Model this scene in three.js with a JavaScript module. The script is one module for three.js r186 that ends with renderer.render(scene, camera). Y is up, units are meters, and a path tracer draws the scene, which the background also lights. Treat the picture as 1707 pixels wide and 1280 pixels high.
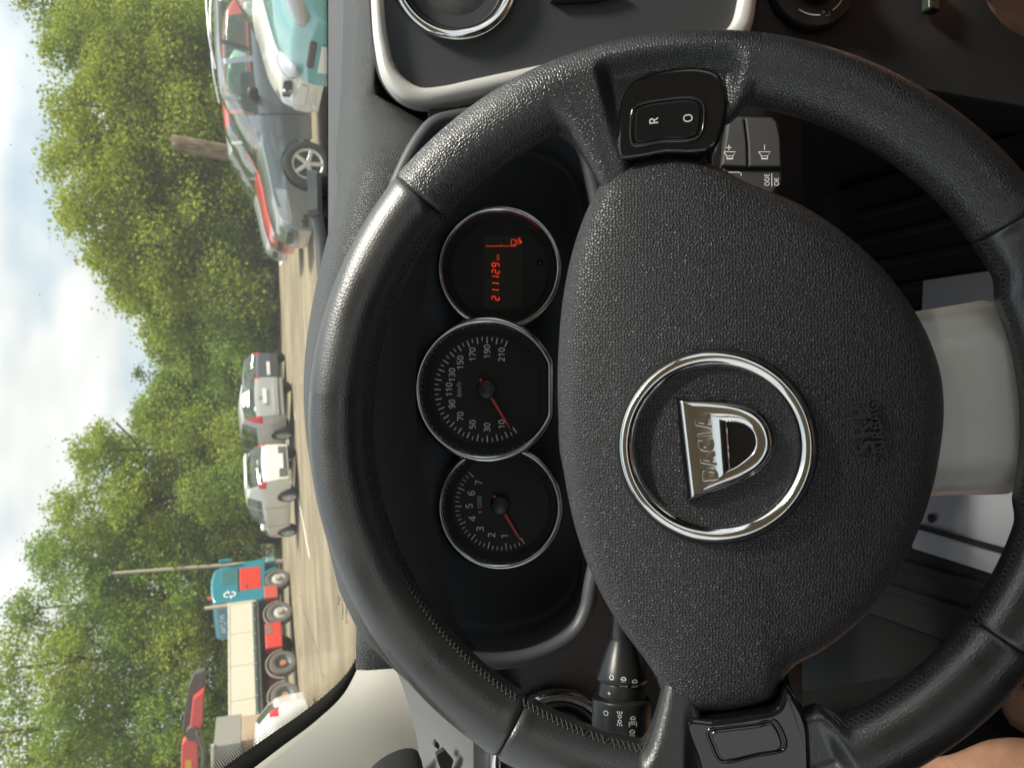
import * as THREE from 'three';
import { RoundedBoxGeometry } from 'three/addons/geometries/RoundedBoxGeometry.js';
import { TextGeometry } from 'three/addons/geometries/TextGeometry.js';
import { FontLoader } from 'three/addons/loaders/FontLoader.js';
import { MarchingCubes } from 'three/addons/objects/MarchingCubes.js';
import { mergeGeometries, mergeVertices, toCreasedNormals } from 'three/addons/utils/BufferGeometryUtils.js';

// ---------------------------------------------------------------- camera, sky, sun, exposure
const EYE = 1.2, PITCH = 19.06 * Math.PI / 180, F = 1282;      // lens height over the ground, tilt, focal length in photograph pixels
const SP = Math.sin(PITCH), CP = Math.cos(PITCH);
const scene = new THREE.Scene();
const camera = new THREE.PerspectiveCamera(2 * Math.atan(640 / F) * 180 / Math.PI, 1024 / 767, 0.02, 600);
camera.position.set(0, EYE, 0);
camera.quaternion.setFromRotationMatrix(new THREE.Matrix4().makeBasis(      // the phone lies on its side: picture up = the car's right
  new THREE.Vector3(0, -CP, SP), new THREE.Vector3(1, 0, 0), new THREE.Vector3(0, SP, CP)));
camera.focus = 0.42;
camera.userData.fStop = 21;
const SUN = new THREE.Vector3(0.52, 0.84, -0.17).normalize();

function hash(n) { let t = (n + 0x6D2B79F5) | 0; t = Math.imul(t ^ (t >>> 15), t | 1); t ^= t + Math.imul(t ^ (t >>> 7), t | 61); return ((t ^ (t >>> 14)) >>> 0) / 4294967296; }
function rng(seed) { let s = seed * 7919; return () => hash(s++); }
function vnoise(x, y, z = 0, per = 0) {
  const xi = Math.floor(x), yi = Math.floor(y), zi = Math.floor(z), fx = x - xi, fy = y - yi, fz = z - zi;
  const w = t => t * t * (3 - 2 * t), m = v => per ? ((v % per) + per) % per : v;
  const h = (a, b, c) => hash(m(a) * 73856093 ^ m(b) * 19349663 ^ c * 83492791);
  const L = (a, b, t) => a + (b - a) * t, u = w(fx), v = w(fy), q = w(fz);
  return L(L(L(h(xi, yi, zi), h(xi + 1, yi, zi), u), L(h(xi, yi + 1, zi), h(xi + 1, yi + 1, zi), u), v),
    L(L(h(xi, yi, zi + 1), h(xi + 1, yi, zi + 1), u), L(h(xi, yi + 1, zi + 1), h(xi + 1, yi + 1, zi + 1), u), v), q);
}
function fbm(x, y, z = 0, o = 5) { let s = 0, a = 0.5, f = 1; for (let i = 0; i < o; i++) { s += a * vnoise(x * f, y * f, z * f + i * 7); a *= 0.5; f *= 2.03; } return s; }
const sstep = (a, b, x) => { const t = Math.min(1, Math.max(0, (x - a) / (b - a))); return t * t * (3 - 2 * t); };
const lerp = (a, b, t) => a + (b - a) * t;

{ // cloudy summer sky: thin bright cloud with pale blue gaps, the same all round
  const w = 1024, h = 512, data = new Float32Array(w * h * 4);
  for (let j = 0; j < h; j++) for (let i = 0; i < w; i++) {
    const el = ((j + 0.5) / h - 0.5) * Math.PI, az = ((i + 0.5) / w - 0.5) * 2 * Math.PI;
    const y = Math.sin(el), x = Math.cos(el) * Math.cos(az), z = Math.cos(el) * Math.sin(az);
    const k = 1.7 / (Math.max(y, 0) + 0.22), px = x * k, pz = z * k;
    const n = fbm(px * 1.0 + 3.1, pz * 1.5 + 8.7, 0.4, 6), n2 = fbm(px * 2.6 + 31, pz * 3.4 + 7, 2.2, 5);
    const c = sstep(0.33, 0.54, n * 0.78 + n2 * 0.22), glow = Math.acos(Math.max(-1, Math.min(1, x * SUN.x + y * SUN.y + z * SUN.z))), b = (0.86 + 0.55 * (n2 - 0.36)) * (1 + 1.3 * Math.exp(-glow * glow / 0.5));   // cloud shines brighter round the veiled sun
    const hz = Math.exp(-Math.max(y, 0) * 4);
    const blue = [0.27 + 0.10 * hz, 0.365 + 0.07 * hz, 0.445 + 0.02 * hz], cl = [0.52 * b, 0.53 * b, 0.52 * b];
    for (let q = 0; q < 3; q++) data[(j * w + i) * 4 + q] = lerp(blue[q], cl[q], c);
    data[(j * w + i) * 4 + 3] = 1;
  }
  const t = new THREE.DataTexture(data, w, h, THREE.RGBAFormat, THREE.FloatType);
  t.mapping = THREE.EquirectangularReflectionMapping; t.magFilter = THREE.LinearFilter; t.minFilter = THREE.LinearFilter; t.needsUpdate = true;
  scene.background = t; scene.environment = t;
}
const sun = new THREE.DirectionalLight(new THREE.Color(1, 0.95, 0.84), 3.7);
sun.position.copy(SUN).multiplyScalar(60); sun.target.position.set(0, 0, -15);
sun.castShadow = true; sun.shadow.radius = 20; sun.shadow.mapSize.set(2048, 2048);
Object.assign(sun.shadow.camera, { left: -45, right: 45, top: 45, bottom: -45, near: 1, far: 150 });
scene.add(sun, sun.target);
const renderer = new THREE.WebGLRenderer({ antialias: true });
renderer.setSize(1024, 767);
renderer.toneMapping = THREE.LinearToneMapping;
renderer.toneMappingExposure = 1.95;
renderer.shadowMap.enabled = true;

// ---------------------------------------------------------------- from photograph pixels to places
const V = (x, y, z) => new THREE.Vector3(x, y, z);
function ray(x, y) { const X = (640 - y) / F, Y = (x - 853.5) / F; return V(X, -SP - Y * CP, -CP + Y * SP); }
function pd(x, y, d) { const r = ray(x, y); r.multiplyScalar(d / -r.z); r.y += EYE; return r; }               // at a distance d ahead
const groundY = (x, z) => 0.042 * Math.max(-40, Math.min(30, x)) + 0.005 * Math.max(-70, z);                    // the lot falls to the left
function pg(x, y) { const r = ray(x, y); const t = EYE / (-r.y + 0.042 * r.x + 0.005 * r.z); r.multiplyScalar(t); return V(r.x, groundY(r.x, r.z), r.z); }
function pplane(x, y, P, n) { const r = ray(x, y), e = V(0, EYE, 0); const t = P.clone().sub(e).dot(n) / r.dot(n); return r.multiplyScalar(t).add(e); }
function heightAt(x, y, P) { const r = ray(x, y); const t = P.z / r.z; return EYE + r.y * t; }                  // height of a pixel over a foot point P

// ---------------------------------------------------------------- building helpers
const used = {};
function numbered(n) { const k = used[n] = (used[n] ?? -1) + 1; return k ? `${n}_${String(k).padStart(3, '0')}` : n; }
function mark(o, label, category, group, kind) { if (label) o.userData.label = label; if (category) o.userData.category = category; if (group) o.userData.group = group; if (kind) o.userData.kind = kind; return o; }
function mesh(name, geo, m, parent) { const o = new THREE.Mesh(geo, m); o.castShadow = o.receiveShadow = true; o.name = parent ? name : numbered(name); (parent || scene).add(o); return o; }
function thing(name, label, category, pos, group) { const o = new THREE.Group(); o.name = numbered(name); if (pos) o.position.copy(pos); scene.add(o); return mark(o, label, category, group); }
function part(name, parent) { const o = new THREE.Group(); o.name = name; parent.add(o); return o; }
function structure(name, geo, m) { return mark(mesh(name, geo, m), null, null, null, 'structure'); }
const lin = (r, g, b) => new THREE.Color().setRGB(r, g, b);
const M = (c, rough = 0.6, o = {}) => new THREE.MeshPhysicalMaterial({ color: Array.isArray(c) ? lin(...c) : c, roughness: rough, side: THREE.DoubleSide, ...o });

function tex(w, h, fn, srgb, rep) {
  const d = new Uint8Array(w * h * 4);
  for (let j = 0; j < h; j++) for (let i = 0; i < w; i++) { const v = fn(i / w, j / h, i, j); const k = (j * w + i) * 4;
    if (typeof v === 'number') d[k] = d[k + 1] = d[k + 2] = Math.max(0, Math.min(255, v * 255)); else for (let q = 0; q < 3; q++) d[k + q] = Math.max(0, Math.min(255, v[q] * 255)); d[k + 3] = 255; }
  const t = new THREE.DataTexture(d, w, h); t.wrapS = t.wrapT = THREE.RepeatWrapping; t.magFilter = THREE.LinearFilter; t.minFilter = THREE.LinearMipmapLinearFilter; t.generateMipmaps = true;
  if (srgb) t.colorSpace = THREE.SRGBColorSpace; if (rep) t.repeat.set(rep, rep); t.needsUpdate = true; return t;
}
const withRepeat = (t, r, r2) => { const c = t.clone(); c.repeat.set(r, r2 ?? r); c.needsUpdate = true; return c; };
function pebbleField(N, cells, seed, sharp) {                 // leather grain: pillows parted by fine creases, tileable
  const r = rng(seed), P = []; for (let j = 0; j < cells; j++) for (let i = 0; i < cells; i++) P.push([i + 0.1 + 0.8 * r(), j + 0.1 + 0.8 * r(), r()]);
  return tex(N, N, (u, v) => {
    const wx = u * cells + 0.35 * (vnoise(u * cells * 1.5, v * cells * 1.5, seed, cells * 1.5) - 0.5), wy = v * cells + 0.35 * (vnoise(u * cells * 1.5 , v * cells * 1.5, seed + 5, cells * 1.5) - 0.5);
    const ci = Math.floor(wx), cj = Math.floor(wy); let a = 9, b = 9, hh = 0;
    for (let q = -1; q <= 1; q++) for (let p = -1; p <= 1; p++) { const ii = (ci + p + cells * 2) % cells, jj = (cj + q + cells * 2) % cells; const c = P[jj * cells + ii];
      const dx = c[0] - ii + ci + p - wx, dy = c[1] - jj + cj + q - wy, d = Math.sqrt(dx * dx + dy * dy); if (d < a) { b = a; a = d; hh = c[2]; } else if (d < b) b = d; }
    return Math.min(1, Math.pow(Math.min(1, (b - a) * sharp), 0.55) * (0.75 + 0.25 * hh)) * (1 - 0.25 * a);
  });
}
// box-mapped uv in metres, on split faces so that no face smears
function boxUV(g, s = 1) {
  const q = g.index ? g.toNonIndexed() : g; const p = q.attributes.position, uv = new Float32Array(p.count * 2), a = V(0, 0, 0), b = V(0, 0, 0), c = V(0, 0, 0);
  for (let i = 0; i < p.count; i += 3) { a.fromBufferAttribute(p, i); b.fromBufferAttribute(p, i + 1); c.fromBufferAttribute(p, i + 2); const n = b.clone().sub(a).cross(c.clone().sub(a));
    const ax = Math.abs(n.x), ay = Math.abs(n.y), az = Math.abs(n.z);
    [a, b, c].forEach((v, k) => { const [U, W] = ax >= ay && ax >= az ? [v.z, v.y] : ay >= az ? [v.x, v.z] : [v.x, v.y]; uv[(i + k) * 2] = U * s; uv[(i + k) * 2 + 1] = W * s; }); }
  q.setAttribute('uv', new THREE.BufferAttribute(uv, 2)); return q;
}
// rows of points -> smooth grid; uvf(i, j, p) gives uv
function grid(rows, { closeU = false, uv, flip = false } = {}) {
  const n = rows.length, m = rows[0].length, pos = [], uvs = [], idx = [];
  for (let i = 0; i < n; i++) for (let j = 0; j < m; j++) { const p = rows[i][j]; pos.push(p.x, p.y, p.z); const q = uv ? uv(i, j, p) : [j / (m - 1), i / (n - 1)]; uvs.push(q[0], q[1]); }
  for (let i = 0; i < n - 1; i++) for (let j = 0; j < m - 1; j++) { const a = i * m + j, b = a + 1, c = a + m, d = c + 1; if (flip) idx.push(a, b, c, b, d, c); else idx.push(a, c, b, b, c, d); }
  const g = new THREE.BufferGeometry(); g.setAttribute('position', new THREE.Float32BufferAttribute(pos, 3)); g.setAttribute('uv', new THREE.Float32BufferAttribute(uvs, 2)); g.setIndex(idx); g.computeVertexNormals();
  if (closeU) { const N = g.attributes.normal; for (let i = 0; i < n; i++) { const a = i * m, b = a + m - 1; const x = N.getX(a) + N.getX(b), y = N.getY(a) + N.getY(b), z = N.getZ(a) + N.getZ(b), l = Math.hypot(x, y, z) || 1; N.setXYZ(a, x / l, y / l, z / l); N.setXYZ(b, x / l, y / l, z / l); } }
  return g;
}
const smooth = (pts, n, closed) => new THREE.CatmullRomCurve3(pts, !!closed, 'centripetal').getPoints(n);
const smooth2 = (pts, n, closed) => smooth(pts.map(p => V(p[0], p[1], 0)), n, closed).slice(0, closed ? -1 : undefined).map(p => new THREE.Vector2(p.x, p.y));
function extrude(pts, depth, bevel = 0, seg = 3, size) { const sh = new THREE.Shape(pts.map(p => p.isVector2 ? p : new THREE.Vector2(p[0], p[1])));
  return new THREE.ExtrudeGeometry(sh, { depth, bevelEnabled: bevel > 0, bevelThickness: bevel, bevelSize: size ?? bevel, bevelOffset: -(size ?? bevel), bevelSegments: seg, curveSegments: 8 }); }
const box = (w, h, d, r = 0.004) => new RoundedBoxGeometry(w, h, d, 2, Math.min(r, w / 2.1, h / 2.1, d / 2.1));
const place = (g, x = 0, y = 0, z = 0, rx = 0, ry = 0, rz = 0) => { g.applyMatrix4(new THREE.Matrix4().compose(V(x, y, z), new THREE.Quaternion().setFromEuler(new THREE.Euler(rx, ry, rz)), V(1, 1, 1))); return g; };
const join = gs => mergeGeometries(gs.map(g => { const q = g.index ? g.toNonIndexed() : g; for (const k of Object.keys(q.attributes)) if (!['position', 'normal', 'uv'].includes(k)) q.deleteAttribute(k); if (!q.attributes.uv) q.setAttribute('uv', new THREE.Float32BufferAttribute(new Float32Array(q.attributes.position.count * 2), 2)); return q; }));
const tube = (pts, r, n = 40, k = 8, closed = false) => new THREE.TubeGeometry(new THREE.CatmullRomCurve3(pts, closed, 'centripetal'), n, r, k, closed);
const lathe = (pts, n = 48) => new THREE.LatheGeometry(pts.map(p => new THREE.Vector2(p[0], p[1])), n);
// profile [offset outward, height] swept round a closed flat outline
function sweep(outline, profile, closedProfile = false) {
  const n = outline.length, rows = [];
  for (let i = 0; i <= n; i++) { const a = outline[(i - 1 + n) % n], b = outline[(i + 1) % n], p = outline[i % n]; const dx = b.x - a.x, dy = b.y - a.y, l = Math.hypot(dx, dy) || 1;
    rows.push(profile.map(([o, h]) => V(p.x + dy / l * o, p.y - dx / l * o, h))); }
  const g = grid(rows, {}); const N = g.attributes.normal, m = profile.length;
  for (let j = 0; j < m; j++) { const b = n * m + j; const x = N.getX(j) + N.getX(b), y = N.getY(j) + N.getY(b), z = N.getZ(j) + N.getZ(b), l = Math.hypot(x, y, z) || 1; N.setXYZ(j, x / l, y / l, z / l); N.setXYZ(b, x / l, y / l, z / l); }
  return g;
}
const circle2 = (cx, cy, r, n = 96) => Array.from({ length: n }, (_, i) => new THREE.Vector2(cx + r * Math.cos(i / n * 2 * Math.PI), cy + r * Math.sin(i / n * 2 * Math.PI)));
// printed line work: polylines of width w, mapped onto a surface by f(x, y)
function ink(lines, w, f) {
  const gs = lines.map(l => { const rows = []; l.forEach((p, i) => { const a = l[Math.max(0, i - 1)], b = l[Math.min(l.length - 1, i + 1)]; const dx = b[0] - a[0], dy = b[1] - a[1], q = Math.hypot(dx, dy) || 1;
    rows.push([f(p[0] - dy / q * w / 2, p[1] + dx / q * w / 2), f(p[0] + dy / q * w / 2, p[1] - dx / q * w / 2)]); }); return grid(rows); });
  return join(gs);
}
const arcLine = (cx, cy, r, a0, a1, n = 16) => Array.from({ length: n + 1 }, (_, i) => { const a = (a0 + (a1 - a0) * i / n) * Math.PI / 180; return [cx + r * Math.cos(a), cy + r * Math.sin(a)]; });
const fontBold = await new FontLoader().loadAsync('fonts/droid/droid_sans_bold.typeface.json');
const fontSans = await new FontLoader().loadAsync('fonts/droid/droid_sans_regular.typeface.json');
function text(s, size, depth, font = fontSans, bevel = 0) { const g = new TextGeometry(s, { font, size, depth, curveSegments: 5, bevelEnabled: bevel > 0, bevelThickness: bevel, bevelSize: bevel, bevelSegments: 2 }); g.computeBoundingBox(); const b = g.boundingBox; g.translate(-(b.min.x + b.max.x) / 2, -(b.min.y + b.max.y) / 2, 0); return g; }
// ---------------------------------------------------------------- ground
const asphaltTex = tex(1024, 1024, (u, v) => { const n = fbm(u * 8, v * 8, 1, 4), f = hash(Math.floor(u * 1024) * 131 + Math.floor(v * 1024) * 7177), s = fbm(u * 5 + 9, v * 9, 4, 5); const k = 0.80 + 0.30 * (n - 0.47) + 0.13 * (f - 0.5) + 0.26 * (s - 0.47); return [0.635 * k, 0.575 * k, 0.465 * k]; }, true);
const asphaltBump = tex(512, 512, (u, v, i, j) => hash(i * 911 + j * 3571) * 0.6 + 0.4 * vnoise(u * 128, v * 128, 0, 128));
function sheet(poly, dy, uvScale, cell = 2) {           // a flat outline on the sloping ground, meshed finely enough to follow it
  const g = new THREE.ShapeGeometry(new THREE.Shape(poly.map(p => new THREE.Vector2(p[0], -p[1])))); const p = g.attributes.position, uv = g.attributes.uv;
  for (let i = 0; i < p.count; i++) { const x = p.getX(i), z = -p.getY(i); p.setXYZ(i, x, groundY(x, z) + dy, z); uv.setXY(i, x * uvScale, z * uvScale); }
  g.computeVertexNormals(); return g;
}
{ // land to the horizon
  const rows = []; for (let j = 0; j <= 40; j++) { const row = []; for (let i = 0; i <= 40; i++) { const x = -300 + 15 * i, z = 200 - 15 * j; row.push(V(x, groundY(x, z) - 0.03, z)); } rows.push(row); }
  structure('ground', grid(rows, { uv: (i, j, p) => [p.x / 3, p.z / 3] }), M([0.075, 0.085, 0.03], 1, { bumpMap: withRepeat(asphaltBump, 1), bumpScale: 0.03 }));
}
const edgeR = pg(462, 300), edgeM = pg(463, 560), edgeL = pg(465, 960);      // far edge of the lot
structure('parking_lot', sheet([[-39, 25], [29, 25], [29, -19], [edgeR.x + 9, edgeR.z + 3.5], [edgeR.x, edgeR.z], [edgeM.x, edgeM.z], [edgeL.x, edgeL.z], [-39, edgeL.z - 12]], 0, 1), M(0xffffff, 0.95, { map: withRepeat(asphaltTex, 0.11), bumpMap: withRepeat(asphaltBump, 1.6), bumpScale: 0.006 }));
const linePaint = M([0.74, 0.71, 0.60], 0.85);
function groundStrip(name, a, b, w, m, dy = 0.004) { const dx = b.x - a.x, dz = b.z - a.z, l = Math.hypot(dx, dz), nx = -dz / l * w / 2, nz = dx / l * w / 2;
  return structure(name, sheet([[a.x + nx, a.z + nz], [b.x + nx, b.z + nz], [b.x - nx, b.z - nz], [a.x - nx, a.z - nz]], dy, 1), m); }
groundStrip('parking_line', pg(508, 378), pg(466, 440), 0.15, linePaint);
groundStrip('parking_line', pg(497, 830), pg(516, 930), 0.13, linePaint);
groundStrip('parking_line', pg(484, 640), pg(492, 700), 0.13, linePaint);
const tar = M([0.10, 0.09, 0.075], 0.8);
{ // a repaired seam crossing the lot
  const a = pg(500, 990), b = pg(540, 1130); const pts = []; for (let i = 0; i <= 14; i++) { const t = i / 14; pts.push([lerp(a.x, b.x, t) + (hash(i * 3) - 0.5) * 0.3, lerp(a.z, b.z, t) + (hash(i * 5 + 1) - 0.5) * 0.3]); }
  structure('asphalt_crack', ink([pts], 0.05, (x, z) => V(x, groundY(x, z) + 0.004, z)), tar);
}

// ---------------------------------------------------------------- greenery
const barkTex = tex(256, 512, (u, v) => { const n = fbm(u * 22, v * 5, 3, 4), k = 0.6 + 0.8 * n; return [0.36 * k, 0.30 * k, 0.22 * k]; }, true);
const barkM = M(0xffffff, 0.95, { map: barkTex, bumpMap: barkTex, bumpScale: 0.03 });
const leafM = new THREE.MeshPhysicalMaterial({ color: 0xffffff, vertexColors: true, roughness: 0.85, side: THREE.DoubleSide, transmission: 0.45, thickness: 0, specularIntensity: 0.3 });
// foliage: leaf faces gathered in clumps through the volume of a lumpy crown
function foliage(seed, blobs, leaves, size, tint) {
  const r = rng(seed), pos = [], nor = [], col = [], idx = []; let n = 0;
  const total = blobs.reduce((s, b) => s + b[3] * b[4], 0);
  for (const [bx, by, bz, rx, ry] of blobs) {
    const clumps = Math.max(6, Math.round(leaves * rx * ry / total / 34));
    for (let c = 0; c < clumps; c++) {
      const a = r() * 6.283, q = Math.acos(2 * r() - 1), k = 0.35 + 0.65 * Math.pow(r(), 0.4), lump = 0.82 + 0.36 * r();
      const cx = bx + rx * k * lump * Math.sin(q) * Math.cos(a), cy = by + ry * k * lump * Math.cos(q), cz = bz + rx * k * lump * Math.sin(q) * Math.sin(a);
      const cr = 0.24 + 0.34 * r(), shade = 0.78 + 0.44 * r(), warm = r() * 0.28;
      for (let l = 0; l < 34; l++) {
        const x = cx + (r() + r() + r() - 1.5) * cr * 1.3, y = cy + (r() + r() + r() - 1.5) * cr, z = cz + (r() + r() + r() - 1.5) * cr * 1.3, s = size * (0.55 + 0.8 * r());
        const u = V(r() - 0.5, r() - 0.5, r() - 0.5).normalize(), w = V(r() - 0.5, r() - 0.2, r() - 0.5).cross(u).normalize();
        u.multiplyScalar(s * 0.62); w.multiplyScalar(s * 0.42);
        const P = [[x - u.x, y - u.y, z - u.z], [x + w.x, y + w.y - s * 0.1, z + w.z], [x + u.x, y + u.y, z + u.z], [x - w.x, y - w.y - s * 0.1, z - w.z]];
        const k2 = shade * (0.85 + 0.3 * r());
        for (const p of P) { pos.push(...p); col.push(tint[0] * k2 * (1 + warm), tint[1] * k2 * (1 + warm * 0.35), tint[2] * k2, 1); }
        idx.push(n, n + 1, n + 2, n, n + 2, n + 3); n += 4;
      }
    }
  }
  const g = new THREE.BufferGeometry(); g.setAttribute('position', new THREE.Float32BufferAttribute(pos, 3)); g.setAttribute('color', new THREE.Float32BufferAttribute(col, 4)); g.setIndex(idx); g.computeVertexNormals(); return g;
}
function treeAt(xpix, vtop, d, rad, seed, tint, label, leaves = 9000, narrow = 1) {
  const dir = ray(430, xpix), foot = V(dir.x * d / -dir.z, 0, -d); foot.y = groundY(foot.x, foot.z);
  const H = heightAt(vtop, xpix, foot) - foot.y, r = rng(seed + 500);
  const t = thing('broadleaf_tree', label, 'tree', foot, 'trees along the edge of the lot');
  const lean = V((r() - 0.5) * 0.6, H * 0.62, (r() - 0.5) * 0.6), tr = 0.10 + H * 0.012, gs = [];
  const trunk = [V(0, -0.1, 0), V(lean.x * 0.3, H * 0.25, lean.z * 0.2), lean.clone(), V(lean.x, H * 0.9, lean.z)];
  const c = new THREE.CatmullRomCurve3(trunk); const rows = [];
  for (let i = 0; i <= 14; i++) { const p = c.getPoint(i / 14), rr = tr * (1 - 0.85 * i / 14) * (i == 0 ? 1.3 : 1), row = []; for (let j = 0; j <= 8; j++) row.push(V(p.x + rr * Math.cos(j / 8 * 6.2832), p.y, p.z + rr * Math.sin(j / 8 * 6.2832))); rows.push(row); }
  gs.push(grid(rows, { closeU: true, uv: (i, j) => [j / 8, i / 3] }));
  for (let k = 0; k < 7; k++) { const a = c.getPoint(0.25 + 0.6 * r()), an = r() * 6.28, L = rad * (0.35 + 0.35 * r()); gs.push(tube([a, V(a.x + Math.cos(an) * L * 0.5, a.y + L * 0.35, a.z + Math.sin(an) * L * 0.5), V(a.x + Math.cos(an) * L, a.y + L * 0.8, a.z + Math.sin(an) * L)], tr * 0.25, 8, 5)); }
  mesh('trunk', join(gs), barkM, t);
  const blobs = [], nb = 9 + Math.floor(r() * 4);
  for (let k = 0; k < nb; k++) { const f = (k + 0.4) / nb, y = H * (0.12 + 0.78 * f), w = rad * narrow * Math.sqrt(Math.max(0.05, 1 - Math.pow(Math.abs(f - 0.42) / 0.68, 2.2))), an = k * 2.4 + r(), off = w * 0.62; const br = Math.max(0.45, w * (0.42 + 0.2 * r())); blobs.push([Math.cos(an) * off, y, Math.sin(an) * off, br, Math.min(br * 0.85, H * 0.13)]); }
  const top = Math.max(0.5, rad * 0.32) * narrow; blobs.push([lean.x * 0.5, H - top * 0.7, lean.z * 0.5, top, top * 0.8]);
  mesh('crown', foliage(seed, blobs, leaves, 0.080 + d * 0.0010, tint), leafM, t);
}
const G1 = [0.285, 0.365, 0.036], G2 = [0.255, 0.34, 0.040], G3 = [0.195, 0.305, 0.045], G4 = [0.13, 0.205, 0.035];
[[40, 22, 37, 2.3, G2, 'tall olive-green tree behind the roof of the turquoise car'], [120, 70, 34, 2.6, G2, 'full olive-green tree behind the windows of the dark grey estate car'], [215, 82, 33, 2.5, G1, 'yellow-green tree next to the brown post, on the turquoise car side'], [290, 72, 33, 2.3, G1, 'yellow-green tree right behind the thick brown post'], [372, 92, 33, 2.5, G1, 'broad yellow-green tree behind the noses of the red and silver cars'], [440, 138, 34, 2.2, G1, 'last yellow-green tree before the treeline drops, past the silver car'],
 [505, 196, 38, 2.0, G2, 'small green tree stepping down beside the yellow-green trees'], [560, 236, 42, 2.1, G2, 'small green tree at the bottom of the dip in the treeline'], [640, 262, 47, 2.2, G3, 'lowest green tree, behind the near-black hatchback'], [690, 222, 47, 2.3, G3, 'green tree behind the silver-grey people carrier'],
 [745, 122, 46, 3.0, G2, 'tall green tree rising out of the dip behind the white hatchback tail'], [825, 80, 45, 3.2, G2, 'tall green tree behind the middle of the white hatchback'], [900, 46, 46, 3.2, G3, 'tall dark-leaved tree between the white hatchback and the slim pole'], [985, 10, 45, 3.4, G3, 'tall dark-leaved tree behind the teal lorry cab'], [1075, -40, 44, 3.6, G2, 'high green tree behind the cream lorry body'], [1165, -70, 43, 3.6, G3, 'high dark-leaved tree behind the loader claw'], [1255, -90, 43, 3.8, G2, 'high green tree behind the red loader boom and grey skip']]
  .forEach((a, i) => treeAt(a[0], a[1], a[2], a[3], 11 + i * 3, a[4], a[5], i > 9 ? 34000 : 30000));
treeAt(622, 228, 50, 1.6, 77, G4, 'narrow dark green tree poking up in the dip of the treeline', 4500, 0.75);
// a second rank that closes the gaps
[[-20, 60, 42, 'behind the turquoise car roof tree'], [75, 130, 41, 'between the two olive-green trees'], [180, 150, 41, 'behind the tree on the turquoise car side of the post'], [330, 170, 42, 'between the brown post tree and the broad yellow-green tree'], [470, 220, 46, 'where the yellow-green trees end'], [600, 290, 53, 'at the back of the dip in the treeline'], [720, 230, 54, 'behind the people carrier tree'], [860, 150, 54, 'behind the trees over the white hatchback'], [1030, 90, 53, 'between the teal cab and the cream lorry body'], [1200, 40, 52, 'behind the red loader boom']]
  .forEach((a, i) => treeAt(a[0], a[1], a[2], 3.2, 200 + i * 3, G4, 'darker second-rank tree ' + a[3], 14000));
function shrubAt(xpix, vtop, d, rad, seed, tint, label) {
  const dir = ray(430, xpix), foot = V(dir.x * d / -dir.z, 0, -d); foot.y = groundY(foot.x, foot.z); const H = Math.max(0.5, heightAt(vtop, xpix, foot) - foot.y), r = rng(seed);
  const t = thing('shrub', label, 'shrub', foot, 'shrubs at the edge of the lot');
  const gs = []; for (let k = 0; k < 5; k++) { const a = r() * 6.28; gs.push(tube([V(0, -0.05, 0), V(Math.cos(a) * rad * 0.3, H * 0.4, Math.sin(a) * rad * 0.3), V(Math.cos(a) * rad * 0.6, H * 0.8, Math.sin(a) * rad * 0.6)], 0.025, 6, 4)); }
  mesh('stem', join(gs), barkM, t);
  const blobs = []; for (let k = 0; k < 6; k++) { const a = k * 1.05 + r(); blobs.push([Math.cos(a) * rad * 0.55, H * (0.25 + 0.5 * r()), Math.sin(a) * rad * 0.4, rad * 0.5, H * 0.28]); } blobs.push([0, H * 0.72, 0, rad * 0.5, H * 0.26]);
  mesh('foliage', foliage(seed + 1, blobs, 6500, 0.11, tint), leafM, t);
}
const hedges = ['behind the bonnet of the turquoise car', 'behind the roof of the cream white hatchback', 'behind the rear door of the dark grey estate car', 'beside the thick brown post', 'behind the windscreen of the red car', 'past the nose of the silver car', 'at the bare stretch of kerb where the treeline drops', 'left of the bare stretch of kerb', 'behind the near-black hatchback', 'behind the roof of the silver-grey people carrier', 'behind the white hatchback windows', 'beyond the white hatchback bonnet', 'at the foot of the slim pole, by the teal cab', 'behind the teal lorry cab', 'behind the cream lorry boards', 'behind the loader claw', 'behind the grey skip'].map(s => 'bushy green shrub ' + s);
for (let i = 0; i < 17; i++) { const xp = -20 + i * 82, d = xp < 500 ? 31 + hash(i) * 1.5 : 31 + (xp - 500) / 460 * 17; shrubAt(xp, 365 - 50 * hash(i * 7 + 1) + (xp > 560 && xp < 760 ? 20 : 0), d, 1.7, 300 + i * 5, [G2, G3, G4][i % 3], hedges[i]); }
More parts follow.
